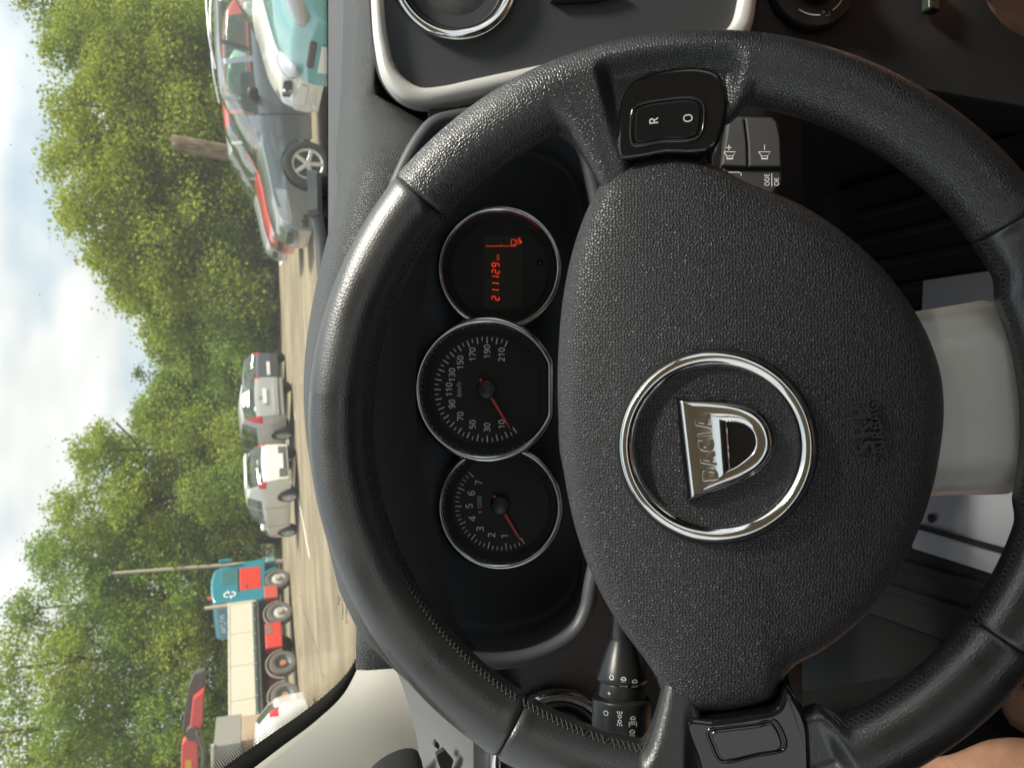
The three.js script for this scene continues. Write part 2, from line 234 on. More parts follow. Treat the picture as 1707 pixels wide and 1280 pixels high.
{ // rough grass along the kerbless edge
  const r = rng(5), pos = [], col = [], idx = []; let n = 0; const path = [V(edgeR.x + 9, 0, edgeR.z + 3.3), edgeR, edgeM, edgeL, V(-39, 0, edgeL.z - 12)];
  for (let s = 0; s < path.length - 1; s++) { const a = path[s], b = path[s + 1], L = Math.hypot(b.x - a.x, b.z - a.z);
    for (let k = 0; k < L * 130; k++) { const t = r(), o = Math.pow(r(), 1.4) * 3.2, x = lerp(a.x, b.x, t) + (r() - 0.5) * 0.3, z = lerp(a.z, b.z, t) - o + 0.1, y = groundY(x, z) - 0.02, h = 0.12 + r() * 0.3 + (r() < 0.12 ? 0.35 : 0), an = r() * 6.28, w = 0.03, lx = (r() - 0.5) * 0.25, lz = (r() - 0.5) * 0.25; 
      pos.push(x - Math.cos(an) * w, y, z - Math.sin(an) * w, x + Math.cos(an) * w, y, z + Math.sin(an) * w, x + lx, y + h, z + lz); const q = 0.7 + 0.5 * r(), dry = r() < 0.22 ? 1.9 : 1; for (let i = 0; i < 3; i++) col.push(0.13 * q * dry, 0.165 * q * (dry > 1 ? 1.25 : 1), 0.03 * q * dry, 1); idx.push(n, n + 1, n + 2); n += 3; } }
  const g = new THREE.BufferGeometry(); g.setAttribute('position', new THREE.Float32BufferAttribute(pos, 3)); g.setAttribute('color', new THREE.Float32BufferAttribute(col, 4)); g.setIndex(idx); g.computeVertexNormals();
  mark(mesh('verge_grass', g, leafM), 'rough green grass along the far edge of the parking lot', 'grass', null, 'stuff');
}
{ // broken concrete post among the trees, slim pole behind the truck
  const d = 29.5, c = pd(430, 266, d); const foot = V(c.x, groundY(c.x, -d), -d), top = heightAt(289, 262, foot) - foot.y;
  const t = thing('wooden_post', 'thick weathered brown post standing before the trees above the red car', 'post', foot);
  const rows = []; for (let i = 0; i <= 16; i++) { const y = top * i / 16 + (i ? 0 : -0.05), row = []; for (let j = 0; j <= 20; j++) { const a = j / 20 * 6.2832, rr = 0.31 * (1 + 0.12 * (vnoise(Math.cos(a) * 2 + 5, Math.sin(a) * 2 + 5, y * 1.5) - 0.5)) * (1 - 0.05 * i / 16); row.push(V(rr * Math.cos(a) + 0.02 * i, y + (i == 16 ? 0.06 * Math.sin(a) : 0), rr * Math.sin(a))); } rows.push(row); }
  const cap = rows[16].map(() => V(0.32, top + 0.01, 0)); rows.push(cap);
  mesh('shaft', grid(rows, { closeU: true, uv: (i, j) => [j / 20 * 2, i / 8] }), M([1, 0.98, 0.92], 0.95, { map: withRepeat(tex(256, 512, (u, v) => { const n = fbm(u * 14, v * 6, 3, 4), k = 0.55 + 0.9 * n; return [0.44 * k, 0.385 * k, 0.32 * k]; }, true), 1), bumpMap: barkTex, bumpScale: 0.04 }), t);
  const d2 = 42, c2 = pd(430, 938, d2), f2 = V(c2.x, groundY(c2.x, -d2), -d2), top2 = heightAt(185, 945, f2) - f2.y, p2 = thing('utility_pole', 'slim pale concrete pole between the truck and the white hatchback', 'pole', f2);
  mesh('shaft', lathe([[0, -0.1], [0.11, -0.1], [0.07, top2], [0.05, top2 + 0.03], [0, top2 + 0.04]], 16), M([0.42, 0.37, 0.29], 0.9), p2);
  mesh('cap', place(box(0.26, 0.05, 0.26, 0.01), 0, top2 + 0.06, 0), M([0.30, 0.28, 0.25], 0.8), p2);
}
// ---------------------------------------------------------------- vehicles
const glassM = new THREE.MeshPhysicalMaterial({ color: lin(0.76, 0.86, 0.80), transmission: 0.96, thickness: 0, roughness: 0.03, ior: 1.5, side: THREE.DoubleSide });
const rubberM = M([0.028, 0.027, 0.026], 0.85), blackPlastic = M([0.03, 0.03, 0.032], 0.55), chromeFar = M([0.75, 0.75, 0.75], 0.15, { metalness: 1 });
const lampClear = M([0.42, 0.44, 0.45], 0.12, { clearcoat: 1, metalness: 0.3 }), lampRed = M([0.55, 0.015, 0.02], 0.12, { clearcoat: 1, clearcoatRoughness: 0.03 }), alloyM = M([0.66, 0.66, 0.64], 0.35, { metalness: 0.55 });
const paint = (c, o = {}) => M(c, 0.35, { clearcoat: 1, clearcoatRoughness: 0.04, ...o });
function wheelParts(parent, x, y, z, side, R, spokes, W = 0.2) {
  const w = part('wheel', parent); w.position.set(x, y, z); w.rotation.x = side > 0 ? 0 : Math.PI;
  const T = place(lathe([[R * 0.62, -W / 2], [R * 0.93, -W / 2], [R * 0.99, -W * 0.36], [R, 0], [R * 0.99, W * 0.36], [R * 0.93, W / 2], [R * 0.66, W / 2], [R * 0.64, W * 0.36]], 40), 0, 0, 0, Math.PI / 2);
  mesh('tyre', T, rubberM, w);
  const gs = [place(lathe([[R * 0.55, W * 0.30], [R * 0.60, W * 0.45], [R * 0.65, W * 0.49], [R * 0.67, W * 0.44]], 40), 0, 0, 0, Math.PI / 2), place(new THREE.CylinderGeometry(R * 0.14, R * 0.16, 0.03, 20), 0, 0, W * 0.42, Math.PI / 2)];
  for (let k = 0; k < spokes; k++) { const a = k / spokes * 6.2832 + 0.3, g = box(R * 0.56, R * (spokes > 6 ? 0.085 : 0.17), 0.03, 0.008); place(g, R * 0.33, 0, W * 0.40); place(g, 0, 0, 0, 0, 0, a); gs.push(g); }
  mesh('rim', join(gs), alloyM, w);
  mesh('brake_disc', place(new THREE.CylinderGeometry(R * 0.62, R * 0.62, 0.02, 30), 0, 0, W * 0.12, Math.PI / 2), M([0.05, 0.05, 0.05], 0.6), w);
  return w;
}
// A car body as one fine grid: stations along x (front = +x), columns from sill over the roof to the other sill; cells are sorted into panels, windows and lamps.
function carBody(t, c, bodyM) {
  const { L, W } = c, NS = c.ns || 110, side = 26, NC = side * 2 + 1;
  const top = pts => x => { for (let i = 0; i < pts.length - 1; i++) if (x <= pts[i + 1][0]) { const k = (x - pts[i][0]) / (pts[i + 1][0] - pts[i][0]); const p0 = pts[Math.max(0, i - 1)], p1 = pts[i], p2 = pts[i + 1], p3 = pts[Math.min(pts.length - 1, i + 2)];
      const m1 = (p2[1] - p0[1]) / (p2[0] - p0[0] || 1), m2 = (p3[1] - p1[1]) / (p3[0] - p1[0] || 1), h = p2[0] - p1[0], k2 = k * k, k3 = k2 * k; return (2 * k3 - 3 * k2 + 1) * p1[1] + (k3 - 2 * k2 + k) * h * m1 * 0.7 + (-2 * k3 + 3 * k2) * p2[1] + (k3 - k2) * h * m2 * 0.7; } return pts[pts.length - 1][1]; };
  const yTop = top(c.top), belt = x => c.belt + c.beltRise * (-x / L);
  const xs = []; for (let i = 0; i <= NS; i++) { const k = i / NS * 2 - 1; xs.push(L / 2 * (Math.sign(k) * (1 - Math.pow(1 - Math.abs(k), 1.25)))); }
  const R = c.R, arch = R * 1.13, rows = [], meta = [];
  for (const x of xs) {
    const e = Math.abs(x) / (L / 2), nose = Math.pow(Math.max(0, e - 0.80) / 0.20, 2.6), w = W / 2 * (1 - (c.taper || 0.16) * Math.pow(e, 4) - 0.12 * nose);
    let ys = c.sill + 0.05 * nose; for (const wx of [c.fx, c.rx]) { const dx = Math.abs(x - wx); if (dx < arch) ys = Math.max(ys, R + Math.sqrt(arch * arch - dx * dx) * 0.98); }
    const yt = yTop(x), yb = Math.min(belt(x), yt - 0.045), cab = Math.max(0, yt - yb - 0.05), tumble = 0.42 * cab;
    const row = [], mm = [];
    for (let j = 0; j < side; j++) {
      let y, z, zone;
      if (j < 13) { const k = j / 12; y = lerp(ys, yb, k); const f = (y - c.sill) / (yb - c.sill + 1e-6); z = w * (1 - 0.10 * Math.pow(Math.max(0, 1 - f), 2.2) - 0.035 * f * f + 0.012 * Math.exp(-Math.pow((y - c.crease) / 0.03, 2))); zone = 'side'; }
      else if (j < 21) { const k = (j - 12) / 8; y = lerp(yb, Math.max(yb + 0.002, yt - 0.035 - 0.04 * Math.min(1, cab * 3)), k); z = w * 0.965 - tumble * Math.pow(k, 1.15) - 0.04 * k * (cab < 0.05 ? 1 : 0); zone = 'window'; }
      else { const k = (j - 20) / 6, z0 = w * 0.965 - tumble - 0.04 * (cab < 0.05 ? 1 : 0), y0 = Math.max(yb + 0.002, yt - 0.035 - 0.04 * Math.min(1, cab * 3)); z = z0 * (1 - k * 0.999); y = lerp(y0, yt, Math.sin(Math.min(1, k * 1.0) * Math.PI / 2)); zone = 'top'; if (k > 0.99) z = 0; }
      row.push(V(x, y, z)); mm.push(zone);
    }
    const full = row.concat([V(x, yt, 0)]); for (let j = side - 1; j >= 0; j--) full.push(V(row[j].x, row[j].y, -row[j].z));
    rows.push(full); meta.push({ cab, yb, yt, ys });
  }
  const bins = {}, put = (k, a, b, cc, d) => (bins[k] ||= []).push(a, b, cc, b, d, cc);
  const n = rows[0].length;
  for (let i = 0; i < rows.length - 1; i++) for (let j = 0; j < n - 1; j++) {
    const jj = j < side ? j : n - 2 - j, sgn = j < side ? 'right' : 'left', x = (xs[i] + xs[i + 1]) / 2, y = (rows[i][j].y + rows[i + 1][j + 1].y) / 2, z = Math.abs(rows[i][j].z + rows[i][j + 1].z) / 2; let key = 'body';
    const cab = Math.min(meta[i].cab, meta[i + 1].cab);
    if (jj >= 13 && jj < 20 && cab > 0.06 && c.windows.some(q => x > q[0] && x < q[1])) key = 'side_window_' + sgn + c.windows.findIndex(q => x > q[0] && x < q[1]);
    else if (jj >= 20 && x > c.screen[0] && x < c.screen[1]) key = 'windscreen'; else if (jj >= 20 && x > c.back[0] && x < c.back[1]) key = 'rear_window';
    else for (const l of c.lamps) if (x > l.x[0] && x < l.x[1] && y > l.y[0] + (l.slope || 0) * (x - l.x[0]) && y < l.y[1] + (l.slope || 0) * (x - l.x[0]) && z > l.z) key = l.name + '_' + sgn;
    if (key === 'body' && jj < 3 && c.skirt) key = 'skirt';
    const a = i * n + j; put(key, a, a + 1, a + n, a + n + 1);
  }
  const pos = rows.flat(), make = idx => { const map = new Map(), p = [], id = []; for (const k of idx) { if (!map.has(k)) { map.set(k, map.size); p.push(pos[k].x, pos[k].y, pos[k].z); } id.push(map.get(k)); } const g = new THREE.BufferGeometry(); g.setAttribute('position', new THREE.Float32BufferAttribute(p, 3)); g.setIndex(id); return g; };
  // shared normals so that windows and panels shade as one surface
  const all = make(Object.values(bins).flat()); all.computeVertexNormals(); const N = new Map(); { const seen = new Map(); for (const k of Object.values(bins).flat()) if (!seen.has(k)) { seen.set(k, seen.size); } for (const [k, q] of seen) N.set(k, [all.attributes.normal.getX(q), all.attributes.normal.getY(q), all.attributes.normal.getZ(q)]); }
  for (const [key, idx] of Object.entries(bins)) {
    const g = make(idx), seen = new Map(), nn = []; for (const k of idx) if (!seen.has(k)) { seen.set(k, 1); nn.push(...N.get(k)); } g.setAttribute('normal', new THREE.Float32BufferAttribute(nn, 3));
    const nm = key.replace(/_(left|right)\d*$/, ''), m = nm === 'body' ? bodyM : nm === 'skirt' ? (c.skirt === true ? blackPlastic : c.skirt) : /window|windscreen/.test(nm) ? glassM : nm === 'headlight' ? lampClear : nm === 'tail_light' ? lampRed : blackPlastic;
    mesh(nm, g, m, t);
  }
  for (const s of [0, rows.length - 1]) { const ring = rows[s], p = [], id = [], ce = ring.reduce((a, v) => a.add(v), V(0, 0, 0)).multiplyScalar(1 / n); p.push(ce.x + (s ? 0.03 : -0.03), ce.y, ce.z); ring.forEach(v => p.push(v.x, v.y, v.z)); for (let j = 0; j < n; j++) id.push(0, 1 + j, 1 + (j + 1) % n); const g = new THREE.BufferGeometry(); g.setAttribute('position', new THREE.Float32BufferAttribute(p, 3)); g.setIndex(id); g.computeVertexNormals(); mesh(s ? 'front_bumper' : 'rear_bumper', g, bodyM, t); }
  mesh('underbody', place(box(L * 0.86, 0.12, W * 0.8, 0.03), 0, c.sill + 0.08, 0), blackPlastic, t);
  mesh('seats', join([place(box(0.16, 0.62, 0.5, 0.07), 0.15, 0.85, 0.36), place(box(0.16, 0.62, 0.5, 0.07), 0.15, 0.85, -0.36)]), M([0.05, 0.05, 0.05], 0.9), t);
  for (const x of [c.fx, c.rx]) for (const s of [1, -1]) wheelParts(t, x, R, s * (W / 2 - 0.115), s, R, c.spokes || 5);
  if (c.mirrors) for (const s of [1, -1]) mesh('door_mirror', place(box(0.12, 0.14, 0.22, 0.05), c.screen[0] + 0.30, c.belt + 0.08, s * (W / 2 + 0.06)), c.mirrorM || bodyM, t);
  for (const [x, a] of c.seams || []) for (const s of [1, -1]) { const pts = []; for (let k = 0; k <= 10; k++) { const y = lerp(c.sill + 0.08, c.belt + 0.01, k / 10); const f = (y - c.sill) / (c.belt - c.sill), e = Math.abs(x) / (L / 2), w = W / 2 * (1 - (c.taper || 0.16) * Math.pow(e, 4)); pts.push(V(x + a * k / 10, y, s * w * (1 - 0.10 * Math.pow(Math.max(0, 1 - f), 2.2) - 0.035 * f * f + 0.012 * Math.exp(-Math.pow((y - c.crease) / 0.03, 2))))); } mesh('door_gap', tube(pts, 0.006, 20, 5), blackPlastic, t); }
}
function settle(t, P, yaw) {                         // stand a vehicle on the sloping lot, front pointing along yaw (0 = the car's right, 90 = ahead)
  t.position.set(P.x, groundY(P.x, P.z), P.z);
  const tilt = new THREE.Quaternion().setFromUnitVectors(V(0, 1, 0), V(-0.042, 1, -0.005).normalize());
  t.quaternion.copy(tilt).multiply(new THREE.Quaternion().setFromAxisAngle(V(0, 1, 0), yaw * Math.PI / 180));
}
function put(t, foot, local, yaw) { const a = yaw * Math.PI / 180, dx = Math.cos(a) * local[0] + Math.sin(a) * local[1], dz = -Math.sin(a) * local[0] + Math.cos(a) * local[1]; settle(t, V(foot.x - dx, 0, foot.z - dz), yaw); }   // so that the local point stands on foot
const plateM = M([0.72, 0.72, 0.70], 0.5);

const SPEC = {
  estate: { L: 4.6, W: 1.76, R: 0.325, sill: 0.24, crease: 0.62, belt: 0.93, beltRise: 0.10, fx: 1.42, rx: -1.24, ns: 150, mirrors: true, mirrorM: blackPlastic, seams: [[0.72, 0.05], [-0.42, 0.02]],
    top: [[-2.3, 0.72], [-2.26, 0.98], [-2.05, 1.26], [-1.75, 1.43], [-0.6, 1.49], [0.15, 1.45], [0.55, 1.27], [1.18, 0.96], [1.7, 0.87], [2.12, 0.76], [2.27, 0.60], [2.3, 0.50]], screen: [0.22, 1.12], back: [-2.22, -1.82],
    windows: [[-1.72, -0.92], [-0.86, -0.02], [0.04, 0.78]], lamps: [{ name: 'headlight', x: [1.78, 2.22], y: [0.60, 0.75], z: 0.42, slope: -0.10 }, { name: 'tail_light', x: [-2.3, -2.02], y: [0.7, 1.0], z: 0.5 }, { name: 'fog_lamp', x: [2.08, 2.25], y: [0.33, 0.42], z: 0.45 }] },
  hatch: { L: 3.75, W: 1.66, R: 0.29, sill: 0.22, crease: 0.58, belt: 0.94, beltRise: 0.20, fx: 1.20, rx: -1.16, ns: 130, mirrors: true, spokes: 9, seams: [[0.62, 0.04], [-0.52, -0.05]],
    top: [[-1.875, 0.62], [-1.84, 0.92], [-1.70, 1.18], [-1.42, 1.44], [-0.5, 1.52], [0.1, 1.47], [0.42, 1.30], [0.98, 0.98], [1.4, 0.88], [1.72, 0.74], [1.85, 0.58], [1.875, 0.48]], screen: [0.2, 0.92], back: [-1.79, -1.46],
    windows: [[-0.98, -0.40], [-0.34, 0.60]], lamps: [{ name: 'headlight', x: [1.36, 1.84], y: [0.62, 0.80], z: 0.42, slope: -0.15 }, { name: 'tail_light', x: [-1.86, -1.62], y: [0.88, 1.12], z: 0.54 }] },
  mpv: { L: 4.5, W: 1.80, R: 0.32, sill: 0.24, crease: 0.62, belt: 0.98, beltRise: 0.12, fx: 1.38, rx: -1.26, ns: 130, mirrors: true, spokes: 9, seams: [[0.7, 0.05], [-0.4, 0.02]],
    top: [[-2.25, 0.62], [-2.22, 0.98], [-2.12, 1.28], [-1.92, 1.54], [-0.8, 1.62], [0.2, 1.57], [0.65, 1.36], [1.3, 1.03], [1.7, 0.92], [2.08, 0.78], [2.22, 0.60], [2.25, 0.5]], screen: [0.28, 1.22], back: [-2.185, -1.97],
    windows: [[-1.72, -0.88], [-0.82, 0.02], [0.08, 0.82]], lamps: [{ name: 'headlight', x: [1.76, 2.18], y: [0.62, 0.80], z: 0.44, slope: -0.1 }, { name: 'tail_light', x: [-2.23, -1.97], y: [0.90, 1.42], z: 0.62 }] },
};
function buildCar(name, label, spec, bodyM, foot, local, yaw, group, extra = {}) { const t = thing(name, label, 'car', null, group); carBody(t, { ...SPEC[spec], ...extra }, bodyM); put(t, foot, local, yaw); return t; }
const lampOf = (t, x, y, z, rx, ry, rz, yaw = 0, tilt = 0) => { const g = new THREE.SphereGeometry(1, 28, 18); g.scale(rx, ry, rz); return place(g, x, y, z, 0, yaw, tilt); };

// row on the right, noses towards the left
const rightRow = 'cars parked in the row beyond the wiper';
{ const t = buildCar('parked_car', 'dark grey estate car with silver five-spoke wheels, parked nose towards the wiper blade', 'estate', paint([0.17, 0.20, 0.225], { metalness: 0.4, roughness: 0.32 }), pg(552, 277), [1.42, -0.80], 182, rightRow);
  for (const s of [1, -1]) mesh('roof_rail', tube([V(-1.75, 1.40, s * 0.60), V(-1.6, 1.50, s * 0.60), V(-0.4, 1.54, s * 0.61), V(0.1, 1.47, s * 0.62)], 0.018, 24, 6), M([0.45, 0.46, 0.47], 0.35, { metalness: 0.8 }), t);
  for (const s of [1, -1]) mesh('rub_strip', place(box(1.0, 0.04, 0.02, 0.006), 0.14, 0.54, s * 0.872), M([0.20, 0.23, 0.25], 0.4), t);
  mesh('grille', place(box(0.05, 0.11, 0.62, 0.01), 2.27, 0.56, 0), blackPlastic, t); mesh('number_plate', place(box(0.03, 0.11, 0.52, 0.005), 2.30, 0.40, 0), plateM, t);
}
{ const t = buildCar('parked_car', 'cream white hatchback with split black lower grille, parked beside the dark grey estate car', 'hatch', paint([0.74, 0.72, 0.64]), V(3.5, 0, -8.55), [1.80, -0.70], 182, rightRow, { skirt: false });
  mesh('grille', place(box(0.05, 0.10, 0.40, 0.03), 1.84, 0.66, 0), blackPlastic, t); mesh('badge', place(new THREE.CylinderGeometry(0.055, 0.055, 0.03, 24), 1.87, 0.66, 0, 0, 0, Math.PI / 2), chromeFar, t);
  for (const s of [1, -1]) mesh('lower_grille', place(box(0.06, 0.17, 0.42, 0.03), 1.83, 0.34, s * 0.27), blackPlastic, t);
  mesh('number_plate', place(box(0.02, 0.11, 0.50, 0.005), 1.895, 0.50, 0), plateM, t);
}
{ const t = buildCar('parked_car', 'turquoise car with large almond headlight, parked beside the cream white hatchback', 'hatch', paint([0.11, 0.36, 0.36]), V(3.05, 0, -6.35), [1.80, -0.72], 183, rightRow, { lamps: [], W: 1.7 });
  for (const s of [1, -1]) { const l = part('headlight', t); mesh('lens', lampOf(t, 1.66, 0.72, s * 0.64, 0.27, 0.095, 0.115, s * 0.85, -0.22), lampClear, l); mesh('bulb', place(new THREE.SphereGeometry(0.05, 16, 12), 1.74, 0.70, s * 0.62), chromeFar, l); }
  mesh('grille', place(box(0.05, 0.07, 0.50, 0.03), 1.85, 0.56, 0), blackPlastic, t); mesh('lower_grille', place(box(0.05, 0.14, 0.7, 0.03), 1.85, 0.32, 0), blackPlastic, t); mesh('number_plate', place(box(0.02, 0.11, 0.50, 0.005), 1.895, 0.44, 0), plateM, t);
  for (const s of [1, -1]) mesh('fog_lamp', place(box(0.08, 0.06, 0.26, 0.028), 1.74, 0.40, s * 0.60, 0, -s * 0.35, 0), lampClear, t);
}
{ const t = buildCar('parked_car', 'bright red car seen between the dark grey estate car and the silver car', 'estate', paint([0.62, 0.02, 0.025]), pg(520, 318), [1.42, -0.80], 182, rightRow, { ns: 90 }); mesh('grille', place(box(0.05, 0.14, 0.66, 0.02), 2.27, 0.56, 0), blackPlastic, t); }
{ const t = buildCar('parked_car', 'silver car at the end of the row past the bright red car', 'estate', paint([0.50, 0.52, 0.55], { metalness: 0.4 }), pg(503, 348), [1.42, -0.80], 182, rightRow, { ns: 90 }); mesh('grille', place(box(0.05, 0.14, 0.66, 0.02), 2.27, 0.56, 0), blackPlastic, t); }
// three cars seen from behind
const midRow = 'cars parked below the dip of the treeline';
{ const t = buildCar('parked_car', 'white hatchback seen from its rear corner, between the truck and the silver-grey people carrier', 'hatch', paint([0.62, 0.61, 0.55]), pg(498, 826), [-1.16, -0.78], 126, midRow);
  mesh('bumper_insert', place(box(0.05, 0.24, 1.02, 0.05), -1.87, 0.42, 0), M([0.10, 0.095, 0.09], 0.6), t); mesh('number_plate', place(box(0.02, 0.11, 0.50, 0.005), -1.905, 0.46, 0), plateM, t); mesh('rear_wiper', tube([V(-1.80, 1.06, 0), V(-1.72, 1.19, 0.2), V(-1.70, 1.22, 0.42)], 0.012, 10, 5), blackPlastic, t);
  mesh('spoiler', place(box(0.26, 0.035, 1.08, 0.015), -1.46, 1.455, 0, 0, 0, 0.25), paint([0.62, 0.61, 0.55]), t); }
{ const t = buildCar('parked_car', 'silver-grey people carrier with tall red tail lights, parked beside the white hatchback', 'mpv', paint([0.36, 0.36, 0.35], { metalness: 0.4 }), pg(490, 724), [-1.26, -0.86], 118, midRow);
  mesh('number_plate', place(box(0.02, 0.11, 0.50, 0.005), -2.275, 0.82, 0), plateM, t); mesh('badge', place(new THREE.CylinderGeometry(0.06, 0.06, 0.02, 20), -2.255, 1.0, 0, 0, 0, Math.PI / 2), chromeFar, t); mesh('bumper_strip', place(box(0.05, 0.06, 1.3, 0.02), -2.25, 0.42, 0), blackPlastic, t); }
{ const t = buildCar('parked_car', 'near-black hatchback with dark bumper, parked past the silver-grey people carrier', 'hatch', paint([0.035, 0.04, 0.045]), pg(478, 660), [-1.16, -0.78], 112, midRow); mesh('number_plate', place(box(0.02, 0.11, 0.50, 0.005), -1.905, 0.6, 0), plateM, t); }
// white car tucked behind the pillar
{ const t = buildCar('parked_car', 'white car with red tail lights, parked by the truck next to the windscreen pillar', 'hatch', paint([0.78, 0.77, 0.74]), pg(528, 1166), [-1.85, -0.72], 192, null); mesh('number_plate', place(box(0.02, 0.11, 0.50, 0.005), -1.905, 0.5, 0), plateM, t); }

// ---------------------------------------------------------------- lorry with drop-side body and the loader behind it
{
  const teal = paint([0.025, 0.20, 0.255]), red = paint([0.58, 0.045, 0.03]), redDull = M([0.46, 0.07, 0.045], 0.6), cream = M([0.56, 0.53, 0.42], 0.55), dark = M([0.04, 0.03, 0.028], 0.8);
  const yaw = 54, foot = pg(499, 1153), t = thing('lorry', 'four-axle lorry with teal and red cab and long cream drop-side body', 'truck');
  const X = [4.85, 3.15, 0.85, -0.5], R = 0.50, HW = 1.24;                           // axles, front first
  for (const [i, x] of X.entries()) for (const s of [1, -1]) { const w = part('wheel', t); w.position.set(x, R, s * (HW - 0.17)); w.rotation.x = s > 0 ? 0 : Math.PI;
    mesh('tyre', place(lathe([[0.28, -0.15], [0.46, -0.15], [0.495, -0.10], [0.5, 0], [0.495, 0.10], [0.46, 0.15], [0.30, 0.15], [0.29, 0.10]], 36), 0, 0, 0, Math.PI / 2), M([0.11, 0.10, 0.085], 0.95), w);
    const deep = i > 1; mesh('rim', place(lathe(deep ? [[0, 0.02], [0.10, 0.05], [0.14, -0.06], [0.24, -0.08], [0.28, 0.08], [0.31, 0.13]] : [[0, 0.16], [0.10, 0.16], [0.13, 0.11], [0.24, 0.10], [0.28, 0.06], [0.31, 0.13]], 32), 0, 0, 0, Math.PI / 2), deep ? M([0.16, 0.22, 0.22], 0.7) : M([0.42, 0.40, 0.36], 0.5), w);
    mesh('hub', place(new THREE.CylinderGeometry(0.11, 0.13, 0.12, 12), 0, 0, deep ? 0.05 : 0.15, Math.PI / 2), deep ? M([0.42, 0.16, 0.08], 0.7) : M([0.36, 0.34, 0.30], 0.5), w); }
  mesh('chassis', join([place(box(7.2, 0.24, 0.16, 0.02), 2.0, 0.92, 0.42), place(box(7.2, 0.24, 0.16, 0.02), 2.0, 0.92, -0.42), ...[-1.5, 0.2, 2.1, 4].map(x => place(box(0.14, 0.2, 0.8, 0.02), x, 0.92, 0))]), redDull, t);
  // cab
  const cabShape = smooth2([[3.95, 1.0], [3.95, 2.55], [4.02, 2.92], [4.4, 3.04], [5.35, 3.02], [5.72, 2.85], [5.90, 2.1], [6.02, 1.35], [6.0, 1.0], [5.0, 0.98]], 60, true); const cg = extrude(cabShape, 2.20, 0.08, 4); cg.translate(0, 0, -1.10);
  const cab = mesh('cab', cg, teal, t);
  mesh('side_window', place(box(0.86, 0.62, 2.40, 0.03), 5.20, 2.36, 0), glassM, cab); mesh('windscreen', place(box(0.05, 0.85, 2.05, 0.03), 5.86, 2.42, 0, 0, 0, 0.20), glassM, cab);
  mesh('door_panel', place(box(1.15, 0.82, 2.405, 0.03), 5.02, 1.55, 0), red, cab); mesh('door_handle', place(box(0.16, 0.05, 2.45, 0.02), 4.62, 1.70, 0), blackPlastic, cab); mesh('stripe', place(box(1.2, 0.05, 2.412, 0.01), 5.02, 2.02, 0), blackPlastic, cab);
  for (const s of [1, -1]) { mesh('door_mirror', place(box(0.12, 0.5, 0.22, 0.04), 5.9, 2.5, s * 1.38), teal, cab); mesh('wheel_arch', place(new THREE.TorusGeometry(0.60, 0.07, 8, 24, Math.PI), 4.85, 0.50, s * 1.10), teal, cab); }
  mesh('beacon', place(new THREE.CylinderGeometry(0.07, 0.08, 0.16, 16), 4.55, 3.12, 0.8), M([0.55, 0.10, 0.03], 0.3), cab); mesh('front_bumper', place(box(0.3, 0.42, 2.36, 0.08), 5.95, 0.72, 0), M([0.12, 0.25, 0.28], 0.5), cab);
  for (const s of [1, -1]) mesh('headlight', place(box(0.10, 0.16, 0.34, 0.04), 6.09, 0.80, s * 0.85), lampClear, cab);
  { const swirl = ink([arcLine(0, 0.10, 0.11, -60, 200, 14), arcLine(0, -0.10, 0.11, 120, 380, 14), [[-0.2, -0.05], [-0.08, -0.02]], [[0.08, 0.02], [0.2, 0.08]]], 0.05, (x, y) => V(4.30 + x, 2.35 + y, 1.206)); mesh('emblem', swirl, M([0.75, 0.76, 0.74], 0.5), cab); }
  // drop-side body
  const body = mesh('load_floor', place(box(5.66, 0.16, 2.44, 0.02), 0.95, 1.36, 0), M([0.10, 0.09, 0.08], 0.8), t);
  for (let k = 0; k < 4; k++) { const x = -1.17 + k * 1.405; for (const s of [1, -1]) { mesh('side_board', place(box(1.395, 0.84, 0.05, 0.012), x, 1.93, s * 1.22), cream, body); } }
  for (const s of [1, -1]) { mesh('top_rail', place(box(5.64, 0.07, 0.08, 0.015), 0.94, 2.38, s * 1.22), cream, body); mesh('bottom_rail', place(box(5.64, 0.10, 0.07, 0.015), 0.94, 1.46, s * 1.235), M([0.06, 0.09, 0.08], 0.6), body); for (let k = 0; k < 9; k++) mesh('hinge', place(box(0.07, 0.12, 0.05, 0.01), -1.75 + k * 0.66, 1.47, s * 1.275), M([0.20, 0.22, 0.20], 0.6), body); }
  mesh('headboard', place(box(0.08, 1.0, 2.44, 0.02), 3.84, 1.95, 0), cream, body); mesh('exhaust_stack', place(new THREE.CylinderGeometry(0.07, 0.07, 1.9, 14), 3.80, 2.32, 1.16), M([0.48, 0.38, 0.28], 0.7), cab);
  { const rows = []; for (let k = 0; k < 7; k++) rows.push([[-0.55 + k * 0.17, 0], [-0.55 + k * 0.17, 0.17]], [[-0.55 + k * 0.17, k % 2 ? 0 : 0.17], [-0.44 + k * 0.17, k % 3 ? 0.17 : 0]]); mesh('worn_lettering', ink(rows, 0.045, (x, y) => V(3.862, 2.58 + y, x)), M([0.70, 0.74, 0.74], 0.5), cab); }
  mesh('tailboard', place(box(0.07, 0.94, 2.46, 0.015), -1.92, 1.93, 0), teal, body);
  for (const s of [1, -1]) { mesh('side_box', place(box(0.62, 0.52, 0.5, 0.03), 4.18, 0.78, s * 0.98), redDull, t); mesh('fuel_tank', place(box(1.15, 0.62, 0.5, 0.05), 2.10, 0.78, s * 0.98), red, t); mesh('tank_hatch', place(box(0.42, 0.26, 0.02, 0.01), 2.35, 0.95, s * 1.235), M([0.22, 0.12, 0.10], 0.7), t);
    for (const x of X.slice(1)) mesh('mudguard', place(new THREE.TorusGeometry(0.60, 0.05, 8, 24, Math.PI), x, 0.50, s * 1.08), M([0.20, 0.17, 0.15], 0.8), t);
